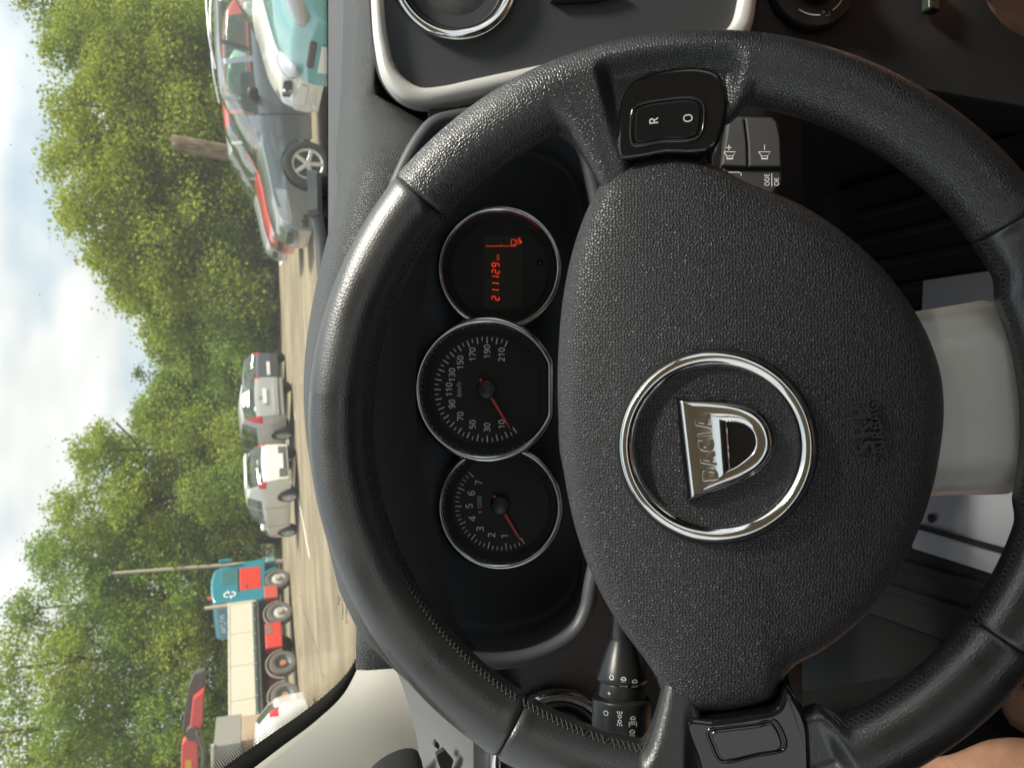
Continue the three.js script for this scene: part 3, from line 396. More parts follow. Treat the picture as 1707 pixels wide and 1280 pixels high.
    mesh('rear_frame', place(box(0.5, 0.5, 0.4, 0.04), -1.65, 0.86, s * 0.9), redDull, t); mesh('tail_light', place(box(0.05, 0.14, 0.36, 0.02), -1.93, 0.8, s * 0.95), lampRed, t); }
  mesh('subframe', place(box(5.5, 0.22, 1.2, 0.02), 0.95, 1.16, 0), dark, t);
  put(t, foot, [-0.5, 1.20], yaw);
  // loader arm and skip behind
  const P = pd(440, 1255, 24.5), base = V(P.x, groundY(P.x, P.z), P.z), q = (x, y) => { const w = pplane(x, y, base, V(0, 0, 1)); return w.sub(base); };
  const a = thing('loader_crane', 'red folding loader crane arm with dark claw above the grey skip', 'crane', base);
  mesh('column', place(box(0.5, q(335, 1300).y, 0.5, 0.06), q(335, 1330).x, q(335, 1300).y / 2, 0), red, a);
  const arm = (pts, w, m, nm, dz = 0) => { const sh = pts.map(p => { const v = q(...p); return new THREE.Vector2(v.x, v.y); }); const g = extrude(THREE.ShapeUtils.isClockWise(sh) ? sh.reverse() : sh, w, 0.03, 2); g.translate(0, 0, -w / 2 + dz); return mesh(nm, g, m, a); };
  arm([[300, 1340], [303, 1236], [318, 1218], [330, 1222], [330, 1340]], 0.32, red, 'main_boom'); arm([[302, 1222], [312, 1150], [322, 1125], [340, 1118], [342, 1150], [334, 1216]], 0.26, M([0.07, 0.06, 0.055], 0.6), 'claw', -0.22);
  arm([[316, 1216], [322, 1160], [340, 1146], [338, 1200], [332, 1218]], 0.30, red, 'outer_boom', 0.02); arm([[330, 1212], [344, 1245], [338, 1300], [333, 1296], [336, 1246], [326, 1216]], 0.10, M([0.16, 0.15, 0.14], 0.4, { metalness: 0.6 }), 'ram', 0.2);
  { const c = q(322, 1218); mesh('knuckle', place(new THREE.CylinderGeometry(0.20, 0.20, 0.5, 20), c.x, c.y, 0, Math.PI / 2), M([0.10, 0.08, 0.07], 0.5), a); }
  { const pts = [[309, 1262], [311, 1300], [320, 1300], [319, 1262]].map(p => { const v = q(...p); return new THREE.Vector2(v.x, v.y); }); const g = extrude(THREE.ShapeUtils.isClockWise(pts) ? pts.reverse() : pts, 0.02, 0); g.translate(0, 0, 0.18); mesh('yellow_panel', g, M([0.62, 0.36, 0.03], 0.5), a); }
  const S = pd(440, 1270, 22.6), sb = V(S.x, groundY(S.x, S.z), S.z), sk = thing('skip_container', 'grey steel skip standing behind the end of the cream lorry body', 'container', sb), top = heightAt(358, 1210, sb) - sb.y, bot = heightAt(402, 1210, sb) - sb.y;
  const skipM = M([0.26, 0.25, 0.22], 0.7), xr = 1.05;
  mesh('front_wall', place(box(3.4, top - bot, 0.08, 0.01), xr - 1.7, (top + bot) / 2, 0.9), skipM, sk); mesh('rear_wall', place(box(3.4, top - bot, 0.08, 0.01), xr - 1.7, (top + bot) / 2, -0.9), skipM, sk);
  for (const x of [xr - 0.04, xr - 3.36]) mesh('end_wall', place(box(0.08, top - bot, 1.72, 0.01), x, (top + bot) / 2, 0), skipM, sk); mesh('rim', place(box(3.5, 0.09, 0.12, 0.02), xr - 1.7, top + 0.02, 0.93), M([0.42, 0.40, 0.35], 0.6), sk);
  mesh('base_frame', place(box(3.4, bot, 1.6, 0.04), xr - 1.7, bot / 2, 0), M([0.40, 0.30, 0.20], 0.8), sk);
}
// ---------------------------------------------------------------- the car we sit in: materials
const pebble = pebbleField(768, 30, 3, 2.6), fineGrain = pebbleField(512, 40, 8, 2.0);
const carbonTex = tex(128, 128, (u, v) => { const a = Math.abs(Math.sin((u * 8 + v * 8) * Math.PI)), b = Math.abs(Math.sin((u * 8 - v * 8) * Math.PI)); return Math.min(a, b) * 0.9; });
const scuffTex = tex(512, 512, (u, v, i, j) => { const n = fbm(u * 6, v * 6, 2, 5), f = hash(i * 17 + j * 911); return 0.55 + 0.5 * (n - 0.45) + (f > 0.996 ? 0.25 : 0); });
const padM = M([0.036, 0.038, 0.040], 0.5, { bumpMap: withRepeat(pebble, 1 / 0.062), bumpScale: 0.0006 });
const deckM = M([0.060, 0.062, 0.066], 0.6, { bumpMap: withRepeat(fineGrain, 1 / 0.03), bumpScale: 0.00015 });
const innerM = M([0.075, 0.081, 0.092], 0.5, { bumpMap: withRepeat(fineGrain, 1 / 0.02), bumpScale: 0.00008 });
const carbonM = M([0.095, 0.099, 0.105], 0.45, { bumpMap: withRepeat(carbonTex, 1 / 0.022), bumpScale: 0.0005 });
const fasciaM = M([0.045, 0.048, 0.053], 0.5, { bumpMap: withRepeat(fineGrain, 1 / 0.02), bumpScale: 0.00006 });
const silverM = M([0.60, 0.585, 0.55], 0.38, { metalness: 0.3, roughnessMap: withRepeat(scuffTex, 9), bumpMap: withRepeat(fineGrain, 1 / 0.008), bumpScale: 0.00003 }); silverM.roughness = 0.62;
const chromeM = M([0.82, 0.81, 0.79], 0.07, { metalness: 1, roughnessMap: withRepeat(scuffTex, 14) }); chromeM.roughness = 0.16;
const glossBlack = M([0.008, 0.008, 0.009], 0.12, { clearcoat: 0.6, clearcoatRoughness: 0.05 });
const matBlack = M([0.012, 0.012, 0.013], 0.75), softBlack = M([0.013, 0.013, 0.014], 0.6);
const pillarM = M([0.31, 0.30, 0.265], 0.7, { bumpMap: withRepeat(fineGrain, 1 / 0.01), bumpScale: 0.00006 });
const greyTrim = M([0.10, 0.103, 0.108], 0.6, { bumpMap: withRepeat(fineGrain, 1 / 0.03), bumpScale: 0.0002 });
const carpetM = M([0.010, 0.010, 0.010], 1), printM = M([0.70, 0.70, 0.70], 0.6), stitchM = M([0.06, 0.056, 0.05], 0.7);
const IN = (x, y, d) => V(x, EYE + y, -d);                   // cabin coordinates: right, up from the lens, ahead

// ---------------------------------------------------------------- body shell round the driver: roof, floor, doors, pillars
{
  const t = thing('car_cabin', 'dark car interior with pale headlining and beige windscreen pillar around the driver', 'car cabin', IN(0.36, -0.95, 0));
  const at = (g) => { g.translate(-0.36, -(EYE - 0.95), 0); return g; };
  const rows = []; for (let i = 0; i <= 20; i++) { const d = 0.262 - 2.47 * i / 20, row = []; for (let j = 0; j <= 16; j++) { const k = j / 8 - 1, x = 0.36 + 0.82 * k; row.push(IN(x, 0.495 - 0.10 * k * k - 0.055 * Math.pow(Math.max(0, (d + 0.5) / 0.6), 2), d)); } rows.push(row); }
  mesh('headlining', at(grid(rows)), M([0.60, 0.58, 0.54], 0.95), t);
  mesh('roof', at(grid(rows.map(r => r.map(p => V(p.x, p.y + 0.04, p.z))))), M([0.3, 0.3, 0.3], 0.4), t);
  mesh('floor', at(place(box(1.9, 0.04, 3.4, 0.01), 0.36, EYE - 0.93, 0.45)), carpetM, t);
  mesh('firewall', at(place(box(1.7, 0.72, 0.04, 0.01), 0.36, EYE - 0.58, -1.12)), carpetM, t);
  for (const x of [-0.46, 1.18]) { mesh('door_panel', at(place(box(0.06, 0.78, 2.9, 0.02), x, EYE - 0.54, 0.55)), M([0.025, 0.025, 0.027], 0.7), t); mesh('door_pillar', at(place(box(0.05, 0.58, 0.12, 0.02), x + (x < 0 ? 0.03 : -0.03), EYE + 0.12, 0.55)), M([0.3, 0.29, 0.26], 0.8), t); }
  mesh('seat_wall', at(place(box(1.5, 0.9, 0.1, 0.04), 0.36, EYE - 0.5, 1.95)), M([0.05, 0.05, 0.05], 0.9), t);
  // windscreen pillar trim on the driver's side
  const A = [[609, 1076], [596, 1106], [567, 1157], [515, 1203], [446, 1251], [382, 1298], [330, 1340], [250, 1395]], B = [[652, 1080], [668, 1100], [687, 1158], [706, 1228], [716, 1290], [690, 1350], [660, 1420], [600, 1500]], D = [0.99, 0.965, 0.91, 0.83, 0.74, 0.655, 0.56, 0.42];
  const pr = []; const ca = new THREE.CatmullRomCurve3(A.map((p, i) => pd(p[0], p[1], D[i]))), cb = new THREE.CatmullRomCurve3(B.map((p, i) => pd(p[0], p[1], D[i] * 0.93)));
  for (let i = 0; i <= 40; i++) { const a = ca.getPoint(i / 40), b = cb.getPoint(i / 40), row = []; for (let j = 0; j <= 16; j++) { const k = j / 16, p = a.clone().lerp(b, k); const bulge = Math.sin(Math.PI * Math.pow(k, 0.8)) * 0.012; p.x += bulge * 0.9; p.z += bulge * 0.8; if (j === 0) { p.x -= 0.014; p.z -= 0.012; } row.push(p); } pr.push(row); }
  mesh('pillar_trim', at(grid(pr, { uv: (i, j) => [j * 0.01, i * 0.015] })), pillarM, t);
  // far pillar and header keep the sky to the windows
  mesh('pillar_trim', at(tube([IN(1.06, -0.14, 1.0), IN(1.05, 0.10, 0.60), IN(1.0, 0.36, 0.10)], 0.05, 20, 8)), pillarM, t);
  mesh('mirror_corner', at(grid([smooth([[703, 1268], [694, 1250], [676, 1247], [652, 1255], [632, 1267], [612, 1286]].map(p => pd(p[0], p[1], 0.655)), 20), smooth([[720, 1360], [700, 1360], [680, 1360], [656, 1360], [630, 1360], [600, 1360]].map(p => pd(p[0], p[1], 0.60)), 20)])), matBlack, t);
}
// ---------------------------------------------------------------- windscreen with its black ceramic border
const RAKE = 26 * Math.PI / 180;
const wsBase = x => [1.19 - 0.33 * (x - 0.36) * (x - 0.36), -0.112 - 0.065 * (x - 0.36) * (x - 0.36)];
const ws = (x, s, off = 0) => { const [d, y] = wsBase(x); return IN(x - off * 0, y + s * Math.sin(RAKE) - off * Math.cos(RAKE), d - s * Math.cos(RAKE) - off * Math.sin(RAKE)); };
function onScreen(px, py, off = 0) { let lo = 0.3, hi = 1.6, best = null; for (let k = 0; k < 60; k++) { const d = (lo + hi) / 2, p = pd(px, py, d), [bd, by] = wsBase(p.x), s = (bd - d) / Math.cos(RAKE), y = EYE + by + s * Math.sin(RAKE); if (p.y > y) hi = d; else lo = d; best = p; } best.y -= off * Math.cos(RAKE); best.z += off * Math.sin(RAKE); return best; }
{
  const t = thing('windscreen', 'clear raked windscreen with black dotted border ahead of the dashboard', 'windscreen', ws(0.36, 0));
  const at = g => { const p = t.position; g.translate(-p.x, -p.y, -p.z); return g; };
  const rows = []; for (let i = 0; i <= 24; i++) { const row = []; for (let j = 0; j <= 40; j++) row.push(ws(-0.335 + 1.39 * j / 40, -0.06 + 1.14 * i / 24)); rows.push(row); }
  mesh('glass_pane', at(grid(rows)), new THREE.MeshPhysicalMaterial({ color: lin(0.955, 0.965, 0.95), transmission: 1, thickness: 0, roughness: 0.14, ior: 1.5, side: THREE.DoubleSide, specularIntensity: 0.45 }), t);
  const fritM = M([0.012, 0.012, 0.012], 0.5);
  // border along the pillar: inner edge and outer edge as seen, on the inside face of the glass
  const inner = [[604, 930], [606, 985], [603, 1035], [597, 1078], [582, 1112], [552, 1146], [505, 1184], [450, 1222], [386, 1266], [300, 1326], [220, 1380]], outer = [[640, 930], [636, 985], [628, 1040], [616, 1086], [600, 1124], [570, 1164], [520, 1206], [456, 1256], [390, 1304], [300, 1370], [220, 1430]];
  const ci = smooth(inner.map(p => V(p[0], p[1], 0)), 160), co = smooth(outer.map(p => V(p[0], p[1], 0)), 160);
  mesh('black_border', at(grid(ci.map((p, i) => [onScreen(p.x, p.y, 0.002), onScreen(co[i].x, co[i].y, 0.002)]))), fritM, t);
  const dot = (px, py, r, list) => { const c = onScreen(px, py, 0.0025); r *= c.distanceTo(V(0, EYE, 0)) / F; const u = onScreen(px - 1, py, 0.0025).sub(c).normalize(), v = onScreen(px, py - 1, 0.0025).sub(c).normalize(); const p = [c.x, c.y, c.z], id = []; for (let k = 0; k < 8; k++) { const a = k / 8 * 6.2832; const q = c.clone().addScaledVector(u, r * Math.cos(a)).addScaledVector(v, r * Math.sin(a)); p.push(q.x, q.y, q.z); id.push(0, 1 + k, 1 + (k + 1) % 8); } const g = new THREE.BufferGeometry(); g.setAttribute('position', new THREE.Float32BufferAttribute(p, 3)); g.setIndex(id); g.computeVertexNormals(); list.push(g); };
  const dots = []; { const dense = smooth(inner.map(p => V(p[0], p[1], 0)), 1200); let acc = 0, n = 0; for (let i = 1; i < dense.length; i++) { acc += dense[i].distanceTo(dense[i - 1]); if (acc > 3.7) { acc = 0; n++; const a = dense[i - 1], b = dense[i], dx = b.x - a.x, dy = b.y - a.y, l = Math.hypot(dx, dy); const nx = -Math.abs(dy / l), ny = dx / l * Math.sign(dy || 1) ; for (let k = 0; k < 8; k++) { const o = (k + (n % 2) * 0.5 + 0.4) * 3.3; dot(dense[i].x + (-dy / l) * o, dense[i].y + (dx / l) * o, 1.75 * (1 - k * 0.095), dots); } } } }
  mark(mesh('border_dots', at(join(dots)), fritM, t), null, null, null, 'stuff');
  // bottom border
  const strip = []; for (let j = 0; j <= 24; j++) { const y = -60 + j * 24; strip.push([onScreen(543, y, 0.002), onScreen(560, y, 0.002)]); } mesh('black_border', at(grid(strip)), fritM, t);
  const low = []; for (let y = -10; y < 480; y += 3.4) for (let k = 0; k < 3; k++) dot(541.6 - k * 2.2, y + (k % 2) * 1.7, 1.5 - 0.25 * k, low); mark(mesh('border_dots', at(join(low)), fritM, t), null, null, null, 'stuff');
  // maker's mark etched low on the driver's side: rows too small to read
  const f = (x, y) => onScreen(570 - y, 990 + x, 0.0025), L = []; const r = rng(9);
  L.push(arcLine(8, 2, 4, 0, 360, 12)); for (const [y, x0, n] of [[2, 16, 7], [-4, 0, 13], [9, 3, 4]]) for (let k = 0; k < n; k++) { const x = x0 + k * 3.9; L.push([[x, y - 1.6], [x + 0.2, y + 1.7]]); if (r() < 0.8) L.push([[x, y + (r() < 0.5 ? 1.5 : -1.5)], [x + 2.3, y + (r() < 0.5 ? 1.5 : -1.2)]]); if (r() < 0.5) L.push([[x + 2.3, y - 1.5], [x + 2.3, y + 1.5]]); }
  mesh('etched_mark', at(ink(L, 0.75, (x, y) => f(x * 1.0, y))), M([0.14, 0.12, 0.09], 0.8), t);
  { const r2 = rng(63), sp = []; for (let k = 0; k < 260; k++) { const px = 10 + r2() * 500, py = 10 + r2() * 1150; dot(px, py, 0.35 + 0.75 * Math.pow(r2(), 3), sp); } mark(mesh('dust_specks', at(join(sp)), M([0.75, 0.74, 0.70], 0.9), t), null, null, null, 'stuff'); }
  mesh('rubber_seal', at(tube(smooth(outer.map(p => V(p[0], p[1], 0)), 40).map((p) => onScreen(p.x + 1, p.y + 5, 0.004)), 0.0032, 120, 8)), matBlack, t);
}
{ // wiper blade lying on the glass, outside
  const off = -0.012, q = (x, y, o = off) => onScreen(x, y, o), P = q(545, 360);
  const t = thing('windscreen_wiper', 'black wiper blade parked along the bottom of the windscreen', 'wiper', P); const at = g => { g.translate(-P.x, -P.y, -P.z); return g; };
  const body = [[536, 281], [532, 284], [534, 312], [534, 350], [537, 362], [545, 364], [549, 352], [556, 330], [553, 300], [547, 286]].map(p => q(p[0], p[1], -0.020));
  const g = new THREE.BufferGeometry(), c = body.reduce((a, b) => a.add(b.clone().multiplyScalar(1 / body.length)), V(0, 0, 0)); const up = V(0, Math.cos(RAKE), -Math.sin(RAKE)).multiplyScalar(0.014); const pos = [], id = [], n = body.length; const T = body.map(b => b.clone().lerp(c, 0.12).sub(up)); 
  body.forEach(b => pos.push(b.x, b.y, b.z)); T.forEach(b => pos.push(b.x, b.y, b.z)); pos.push(c.x - up.x, c.y - up.y, c.z - up.z); for (let i = 0; i < n; i++) { const j = (i + 1) % n; id.push(i, j, n + i, j, n + j, n + i, n + i, n + j, 2 * n); } g.setAttribute('position', new THREE.Float32BufferAttribute(pos, 3)); g.setIndex(id); g.computeVertexNormals();
  mesh('end_cap', at(toCreasedNormals(g, 0.6)), M([0.045, 0.055, 0.062], 0.5), t); mesh('rivet', at(place(new THREE.SphereGeometry(0.004, 10, 8), ...q(544, 328, -0.004).toArray())), matBlack, t);
  mesh('blade', at(tube([q(541, 360), q(546, 390), q(550, 440), q(556, 520), q(560, 600)], 0.009, 30, 8)), M([0.03, 0.035, 0.04], 0.5), t);
  mesh('rubber_strip', at(tube([q(546, 362, -0.004), q(552, 400, -0.004), q(556, 460, -0.004), q(562, 600, -0.004)], 0.004, 30, 6)), matBlack, t);
}
// ---------------------------------------------------------------- dashboard
const hoodY = x => -0.097 + 0.052 * Math.exp(-Math.pow((x + 0.005) / 0.19, 2)) - 0.075 * sstep(-0.17, -0.30, x), lipD = x => lerp(0.55, 0.70, sstep(0.15, 0.27, x)) + 0.10 * sstep(-0.22, -0.34, x);
const poly3 = (pts, d) => pts.map(p => pd(p[0], p[1], p[2] ?? d));
function fan(pts3) {                                       // flat or gently bent panel from an outline, thickened away from the driver
  const c2 = pts3.map(p => new THREE.Vector2(p.x, p.y)); const tri = THREE.ShapeUtils.triangulateShape(c2, []); const pos = [], n = pts3.length, id = [];
  pts3.forEach(p => pos.push(p.x, p.y, p.z)); pts3.forEach(p => pos.push(p.x, p.y, p.z - 0.006)); tri.forEach(t => { id.push(...t); id.push(t[0] + n, t[2] + n, t[1] + n); }); for (let i = 0; i < n; i++) { const j = (i + 1) % n; id.push(i, i + n, j, j, i + n, j + n); }
  const g = new THREE.BufferGeometry(); g.setAttribute('position', new THREE.Float32BufferAttribute(pos, 3)); g.setIndex(id); const q = g.toNonIndexed(); q.computeVertexNormals(); return boxUV(q);
}
const DASH = thing('dashboard', 'dark grained dashboard with instrument hood, silver-framed centre panel and round vents', 'dashboard', IN(0.3, -0.5, 0.7));
const inDash = g => { const p = DASH.position; g.translate(-p.x, -p.y, -p.z); return g; };
{
  const xs = []; for (let i = 0; i <= 110; i++) xs.push(-0.285 + 1.365 * i / 110);
  const rows = xs.map(x => { const y = hoodY(x), l = lipD(x), q = lerp(1, 0.3, sstep(0.235, 0.275, x)); const pr = [[0.80, -0.128], [0.792, -0.110], [0.775, Math.max(-0.104, y - 0.02)], [l + 0.15, y - 0.003], [l + 0.08, y], [l + 0.03, y - 0.002], [l + 0.010, y - 0.008], [l, y - 0.020 * Math.max(q, 0.6)], [l - 0.003, y - 0.036 * Math.max(q, 0.5)], [l + 0.004, y - 0.055 * Math.max(q, 0.45)], [l + 0.02, y - 0.075 * Math.max(q, 0.45)]];
    return smooth(pr.map(p => V(p[0], p[1], 0)), 40).map(p => IN(x, p.y, p.x)); });
  mesh('top_pad', inDash(grid(rows, { uv: (i, j, p) => [p.x, j * 0.0075] })), padM, DASH);
  const deck = xs.map(x => smooth([[1.24, -0.13], [1.12, -0.110], [1.03, -0.107], [1.01, -0.114], [0.995, -0.108], [0.93, -0.106], [0.915, -0.114], [0.90, -0.108], [0.85, -0.106], [0.838, -0.110], [0.832, -0.135]].map(p => V(p[0], p[1], 0)), 60).map(p => IN(x, p.y - 0.05 * sstep(-0.04, -0.30, x), p.x)));
  mesh('demister_deck', inDash(grid(deck, { uv: (i, j, p) => [p.x, p.z] })), deckM, DASH);
  mesh('demister_slot', inDash(place(box(0.84, 0.02, 0.06, 0.002), 0.60, EYE - 0.140, -0.815)), matBlack, DASH);
}
// pocket of the instrument hood
const LIP = [[756, 198], [724, 208], [699, 236], [668, 294], [640, 370], [618, 460], [605, 560], [600, 650], [604, 760], [618, 870], [645, 970], [690, 1050], [740, 1088], [806, 1101], [869, 1097], [922, 1079], [960, 1051], [978, 1016], [986, 974], [1000, 900], [1012, 800], [1014, 600], [1004, 400], [988, 300], [968, 243], [930, 214], [870, 198], [810, 192]];
{
  const lip = smooth(LIP.map(p => V(p[0], p[1], 0)), 160, true), c = V(815, 648, 0);
  const rows = [[0.548, 1.012], [0.546, 1.0], [0.550, 0.985], [0.575, 0.955], [0.61, 0.925], [0.635, 0.90], [0.642, 0.86], [0.644, 0.5], [0.645, 0]].map(([d, k]) => lip.map(p => { const q = p.clone().sub(c).multiplyScalar(k).add(c); return pd(q.x, q.y, d); }));
  mesh('instrument_pocket', inDash(grid(rows, { uv: (i, j, p) => [p.x, p.y] })), innerM, DASH);
  mesh('pocket_lip', inDash(new THREE.TubeGeometry(new THREE.CatmullRomCurve3(lip.slice(0, -1).map(p => pd(p.x, p.y, 0.549)), true), 240, 0.0062, 10, true)), M([0.05, 0.053, 0.058], 0.5), DASH);
}
// panels left of the hood
mesh('side_panel', inDash(fan(poly3([[806, 1104], [869, 1100], [922, 1082], [960, 1053], [978, 1018], [988, 974], [1020, 950], [1075, 1000], [1085, 1100], [1060, 1300], [1000, 1420], [800, 1420], [790, 1300], [788, 1180], [795, 1120]], 0.585))), carbonM, DASH);
{
  const A = [[628, 1040, 0.86], [650, 1090, 0.80], [676, 1160, 0.74], [696, 1240, 0.69], [702, 1330, 0.63], [700, 1420, 0.58]], B = [[690, 1062, 0.70], [712, 1105, 0.68], [742, 1172, 0.655], [772, 1250, 0.63], [790, 1330, 0.60], [800, 1420, 0.57]], C = [[700, 1060, 0.70], [724, 1104, 0.672], [752, 1172, 0.648], [780, 1245, 0.625], [798, 1330, 0.595], [808, 1420, 0.565]], D = [[760, 1080, 0.62], [792, 1112, 0.592], [798, 1170, 0.588], [806, 1245, 0.588], [812, 1330, 0.588], [815, 1420, 0.588]];
  const cs = [A, B, C, D].map(q => smooth(q.map(p => pd(...p)), 30)); const rows = []; for (let i = 0; i <= 30; i++) { const a = cs[0][i], b = cs[1][i], e = cs[2][i], f = cs[3][i]; rows.push([0, 0.25, 0.5, 0.75, 1].map(k => a.clone().lerp(b, k)).concat([e.clone()], [0.33, 0.66, 1].map(k => e.clone().lerp(f, k)))); }
  mesh('end_panel', inDash(grid(rows, { uv: (i, j) => [j * 0.012, i * 0.01] })), greyTrim, DASH);
  mesh('side_demister', inDash(fan([[728, 1259], [741, 1250], [756, 1268], [750, 1290], [738, 1290], [731, 1272]].map(p => pd(p[0], p[1], 0.625)))), matBlack, DASH);
  mesh('side_demister', inDash(fan([[726, 1236], [733, 1243], [731, 1250], [724, 1244]].map(p => pd(p[0], p[1], 0.632)))), matBlack, DASH);
}
mesh('carrier_panel', inDash(place(box(1.3, 0.42, 0.03, 0.01), 0.44, EYE - 0.33, -0.735)), matBlack, DASH);
// lower dash, column shroud, knee panel
mesh('knee_panel', inDash(grid([[-0.27, 0.60], [-0.33, 0.575], [-0.42, 0.56], [-0.47, 0.565], [-0.49, 0.60]].map(([y, d]) => Array.from({ length: 12 }, (_, i) => IN(-0.44 + i * 0.066, y, d))), { uv: (i, j, p) => [p.x, p.y] })), softBlack, DASH);
{ // shroud runs along the column axis to the wheel
  const sh = (k, dx) => { const t = 28 * Math.PI / 180, c = V(-0.019, EYE - 0.195, -0.319).addScaledVector(V(0, Math.sin(t), Math.cos(t)), -k); return Array.from({ length: 25 }, (_, i) => { const a = i / 24 * 6.2832, w = 0.058 + dx, h = 0.050 + dx; return c.clone().add(V(w * Math.cos(a), h * Math.sin(a) * Math.cos(t), -h * Math.sin(a) * Math.sin(t))); }); };
  mesh('column_shroud', inDash(grid([sh(0.045, -0.05), sh(0.046, -0.006), sh(0.055, 0), sh(0.20, 0.012), sh(0.32, 0.02)], { closeU: true, uv: (i, j) => [j * 0.01, i * 0.03] })), softBlack, DASH);
}
// ---- centre panel
const FP = pd(700, 100, 0.650), FN = V(0, Math.sin(0.2), Math.cos(0.2)), onF = (x, y, off = 0) => pplane(x, y, FP.clone().addScaledVector(FN, off), FN);
{
  const inner = [[652, -420], [650, -120], [642, -60], [640, 0], [648, 70], [664, 118], [698, 144], [735, 143], [800, 129], [900, 108], [1000, 90], [1100, 78], [1175, 66], [1218, 42], [1232, 0], [1236, -60], [1236, -120], [1236, -420]], outer = [[624, -420], [624, -120], [617, -60], [618, 0], [624, 72], [638, 128], [668, 164], [704, 177], [745, 172], [800, 161], [900, 134], [1000, 112], [1100, 100], [1200, 90], [1248, 58], [1262, 0], [1266, -60], [1266, -120], [1266, -420]];
  const ci = smooth(inner.map(p => onF(...p)), 150), co = smooth(outer.map(p => onF(...p)), 150);
  const prof = [[-0.02, -0.010], [0, -0.001], [0.08, 0.0024], [0.25, 0.0042], [0.5, 0.0048], [0.75, 0.0040], [0.93, 0.0018], [1, -0.001], [1.02, -0.012]];
  mesh('silver_frame', inDash(grid(ci.map((p, i) => prof.map(([k, h]) => p.clone().lerp(co[i], k).addScaledVector(FN, h))), { uv: (i, j) => [j * 0.002, i * 0.003] })), silverM, DASH);
  const face = smooth(inner.map(p => onF(p[0], p[1], -0.004)), 70); const back = [onF(1236, -420, -0.004), onF(650, -420, -0.004)];
  mesh('centre_fascia', inDash(fan([...face, ...back])), fasciaM, DASH);
  const g2 = smooth(outer.map(p => onF(p[0] + (p[0] < 700 ? -2 : 4), p[1] + 4, -0.012)), 70); mesh('frame_base', inDash(fan([...g2, onF(1270, -420, -0.012), onF(612, -420, -0.012)])), matBlack, DASH);
  mesh('slim_switch_strip', inDash(fan([[924, -40], [920, 0], [926, 4], [1000, 1], [1040, -12]].map(p => onF(p[0], p[1], 0.001)))), glossBlack, DASH);
  mesh('trim_strip', inDash(fan([[716, 182], [790, 160], [880, 136], [990, 110], [990, 300], [716, 300]].map(p => pd(p[0], p[1], 0.655)))), carbonM, DASH);
  mesh('lower_console', inDash(fan([onF(1258, 118, -0.03), onF(1258, -420, -0.03), onF(1900, -420, -0.03), onF(1900, 210, -0.03), onF(1500, 140, -0.03)])), softBlack, DASH);
  mesh('console_side', inDash(fan([onF(1240, 118, -0.031), onF(1500, 140, -0.031), onF(1900, 210, -0.031), pd(1900, 300, 0.9), pd(1400, 300, 1.0), pd(1200, 240, 0.9)])), softBlack, DASH);
  // heater dial
  const k = part('heater_dial', DASH), c = onF(1352, -24, -0.026), ux = V(1, 0, 0), uy = V(0, Math.cos(0.2), -Math.sin(0.2)); const f = (x, y, h = 0.0075) => c.clone().addScaledVector(ux, x).addScaledVector(uy, y).addScaledVector(FN, h);
  const put3 = g => { g.applyMatrix4(new THREE.Matrix4().makeBasis(ux, uy, FN).setPosition(c)); return inDash(g); };
  mesh('dial_plate', put3(place(lathe([[0.044, 0], [0.043, 0.006], [0.040, 0.0072], [0.0, 0.0072]], 64), 0, 0, 0, Math.PI / 2)), M([0.014, 0.014, 0.015], 0.5), k); mesh('knob', put3(place(lathe([[0.022, 0.006], [0.021, 0.020], [0.019, 0.023], [0, 0.0235]], 48), 0, 0, 0, Math.PI / 2)), softBlack, k);
  const R = 0.0315; mesh('scale_print', inDash(ink([arcLine(0, 0, R, 150, 190), arcLine(0, 0, R, 215, 252)], 0.0012, (x, y) => f(x, y))), printM, k);
  { const q = (a) => [R * Math.cos(a * Math.PI / 180), R * Math.sin(a * Math.PI / 180)], [ax, ay] = q(202), [bx, by] = q(263); const L = [arcLine(ax + 0.001, ay + 0.003, 0.0012, 0, 360, 8), [[ax - 0.002, ay + 0.001], [ax - 0.002, ay - 0.003], [ax + 0.002, ay - 0.003]], arcLine(bx, by, 0.0035, 200, 340, 8), arcLine(bx, by + 0.001, 0.0055, 215, 325, 8), [[bx - 0.001, by - 0.001], [bx - 0.001, by - 0.004]], [[bx + 0.001, by - 0.001], [bx + 0.001, by - 0.004]]]; mesh('symbol_print', inDash(ink(L, 0.0007, (x, y) => f(x, y))), M([0.45, 0.42, 0.35], 0.6), k); }
  mesh('rocker_switch', inDash(place(box(0.03, 0.014, 0.012, 0.003), ...onF(1552, -4, -0.022).toArray())), M([0.012, 0.018, 0.010], 0.2), DASH);
}
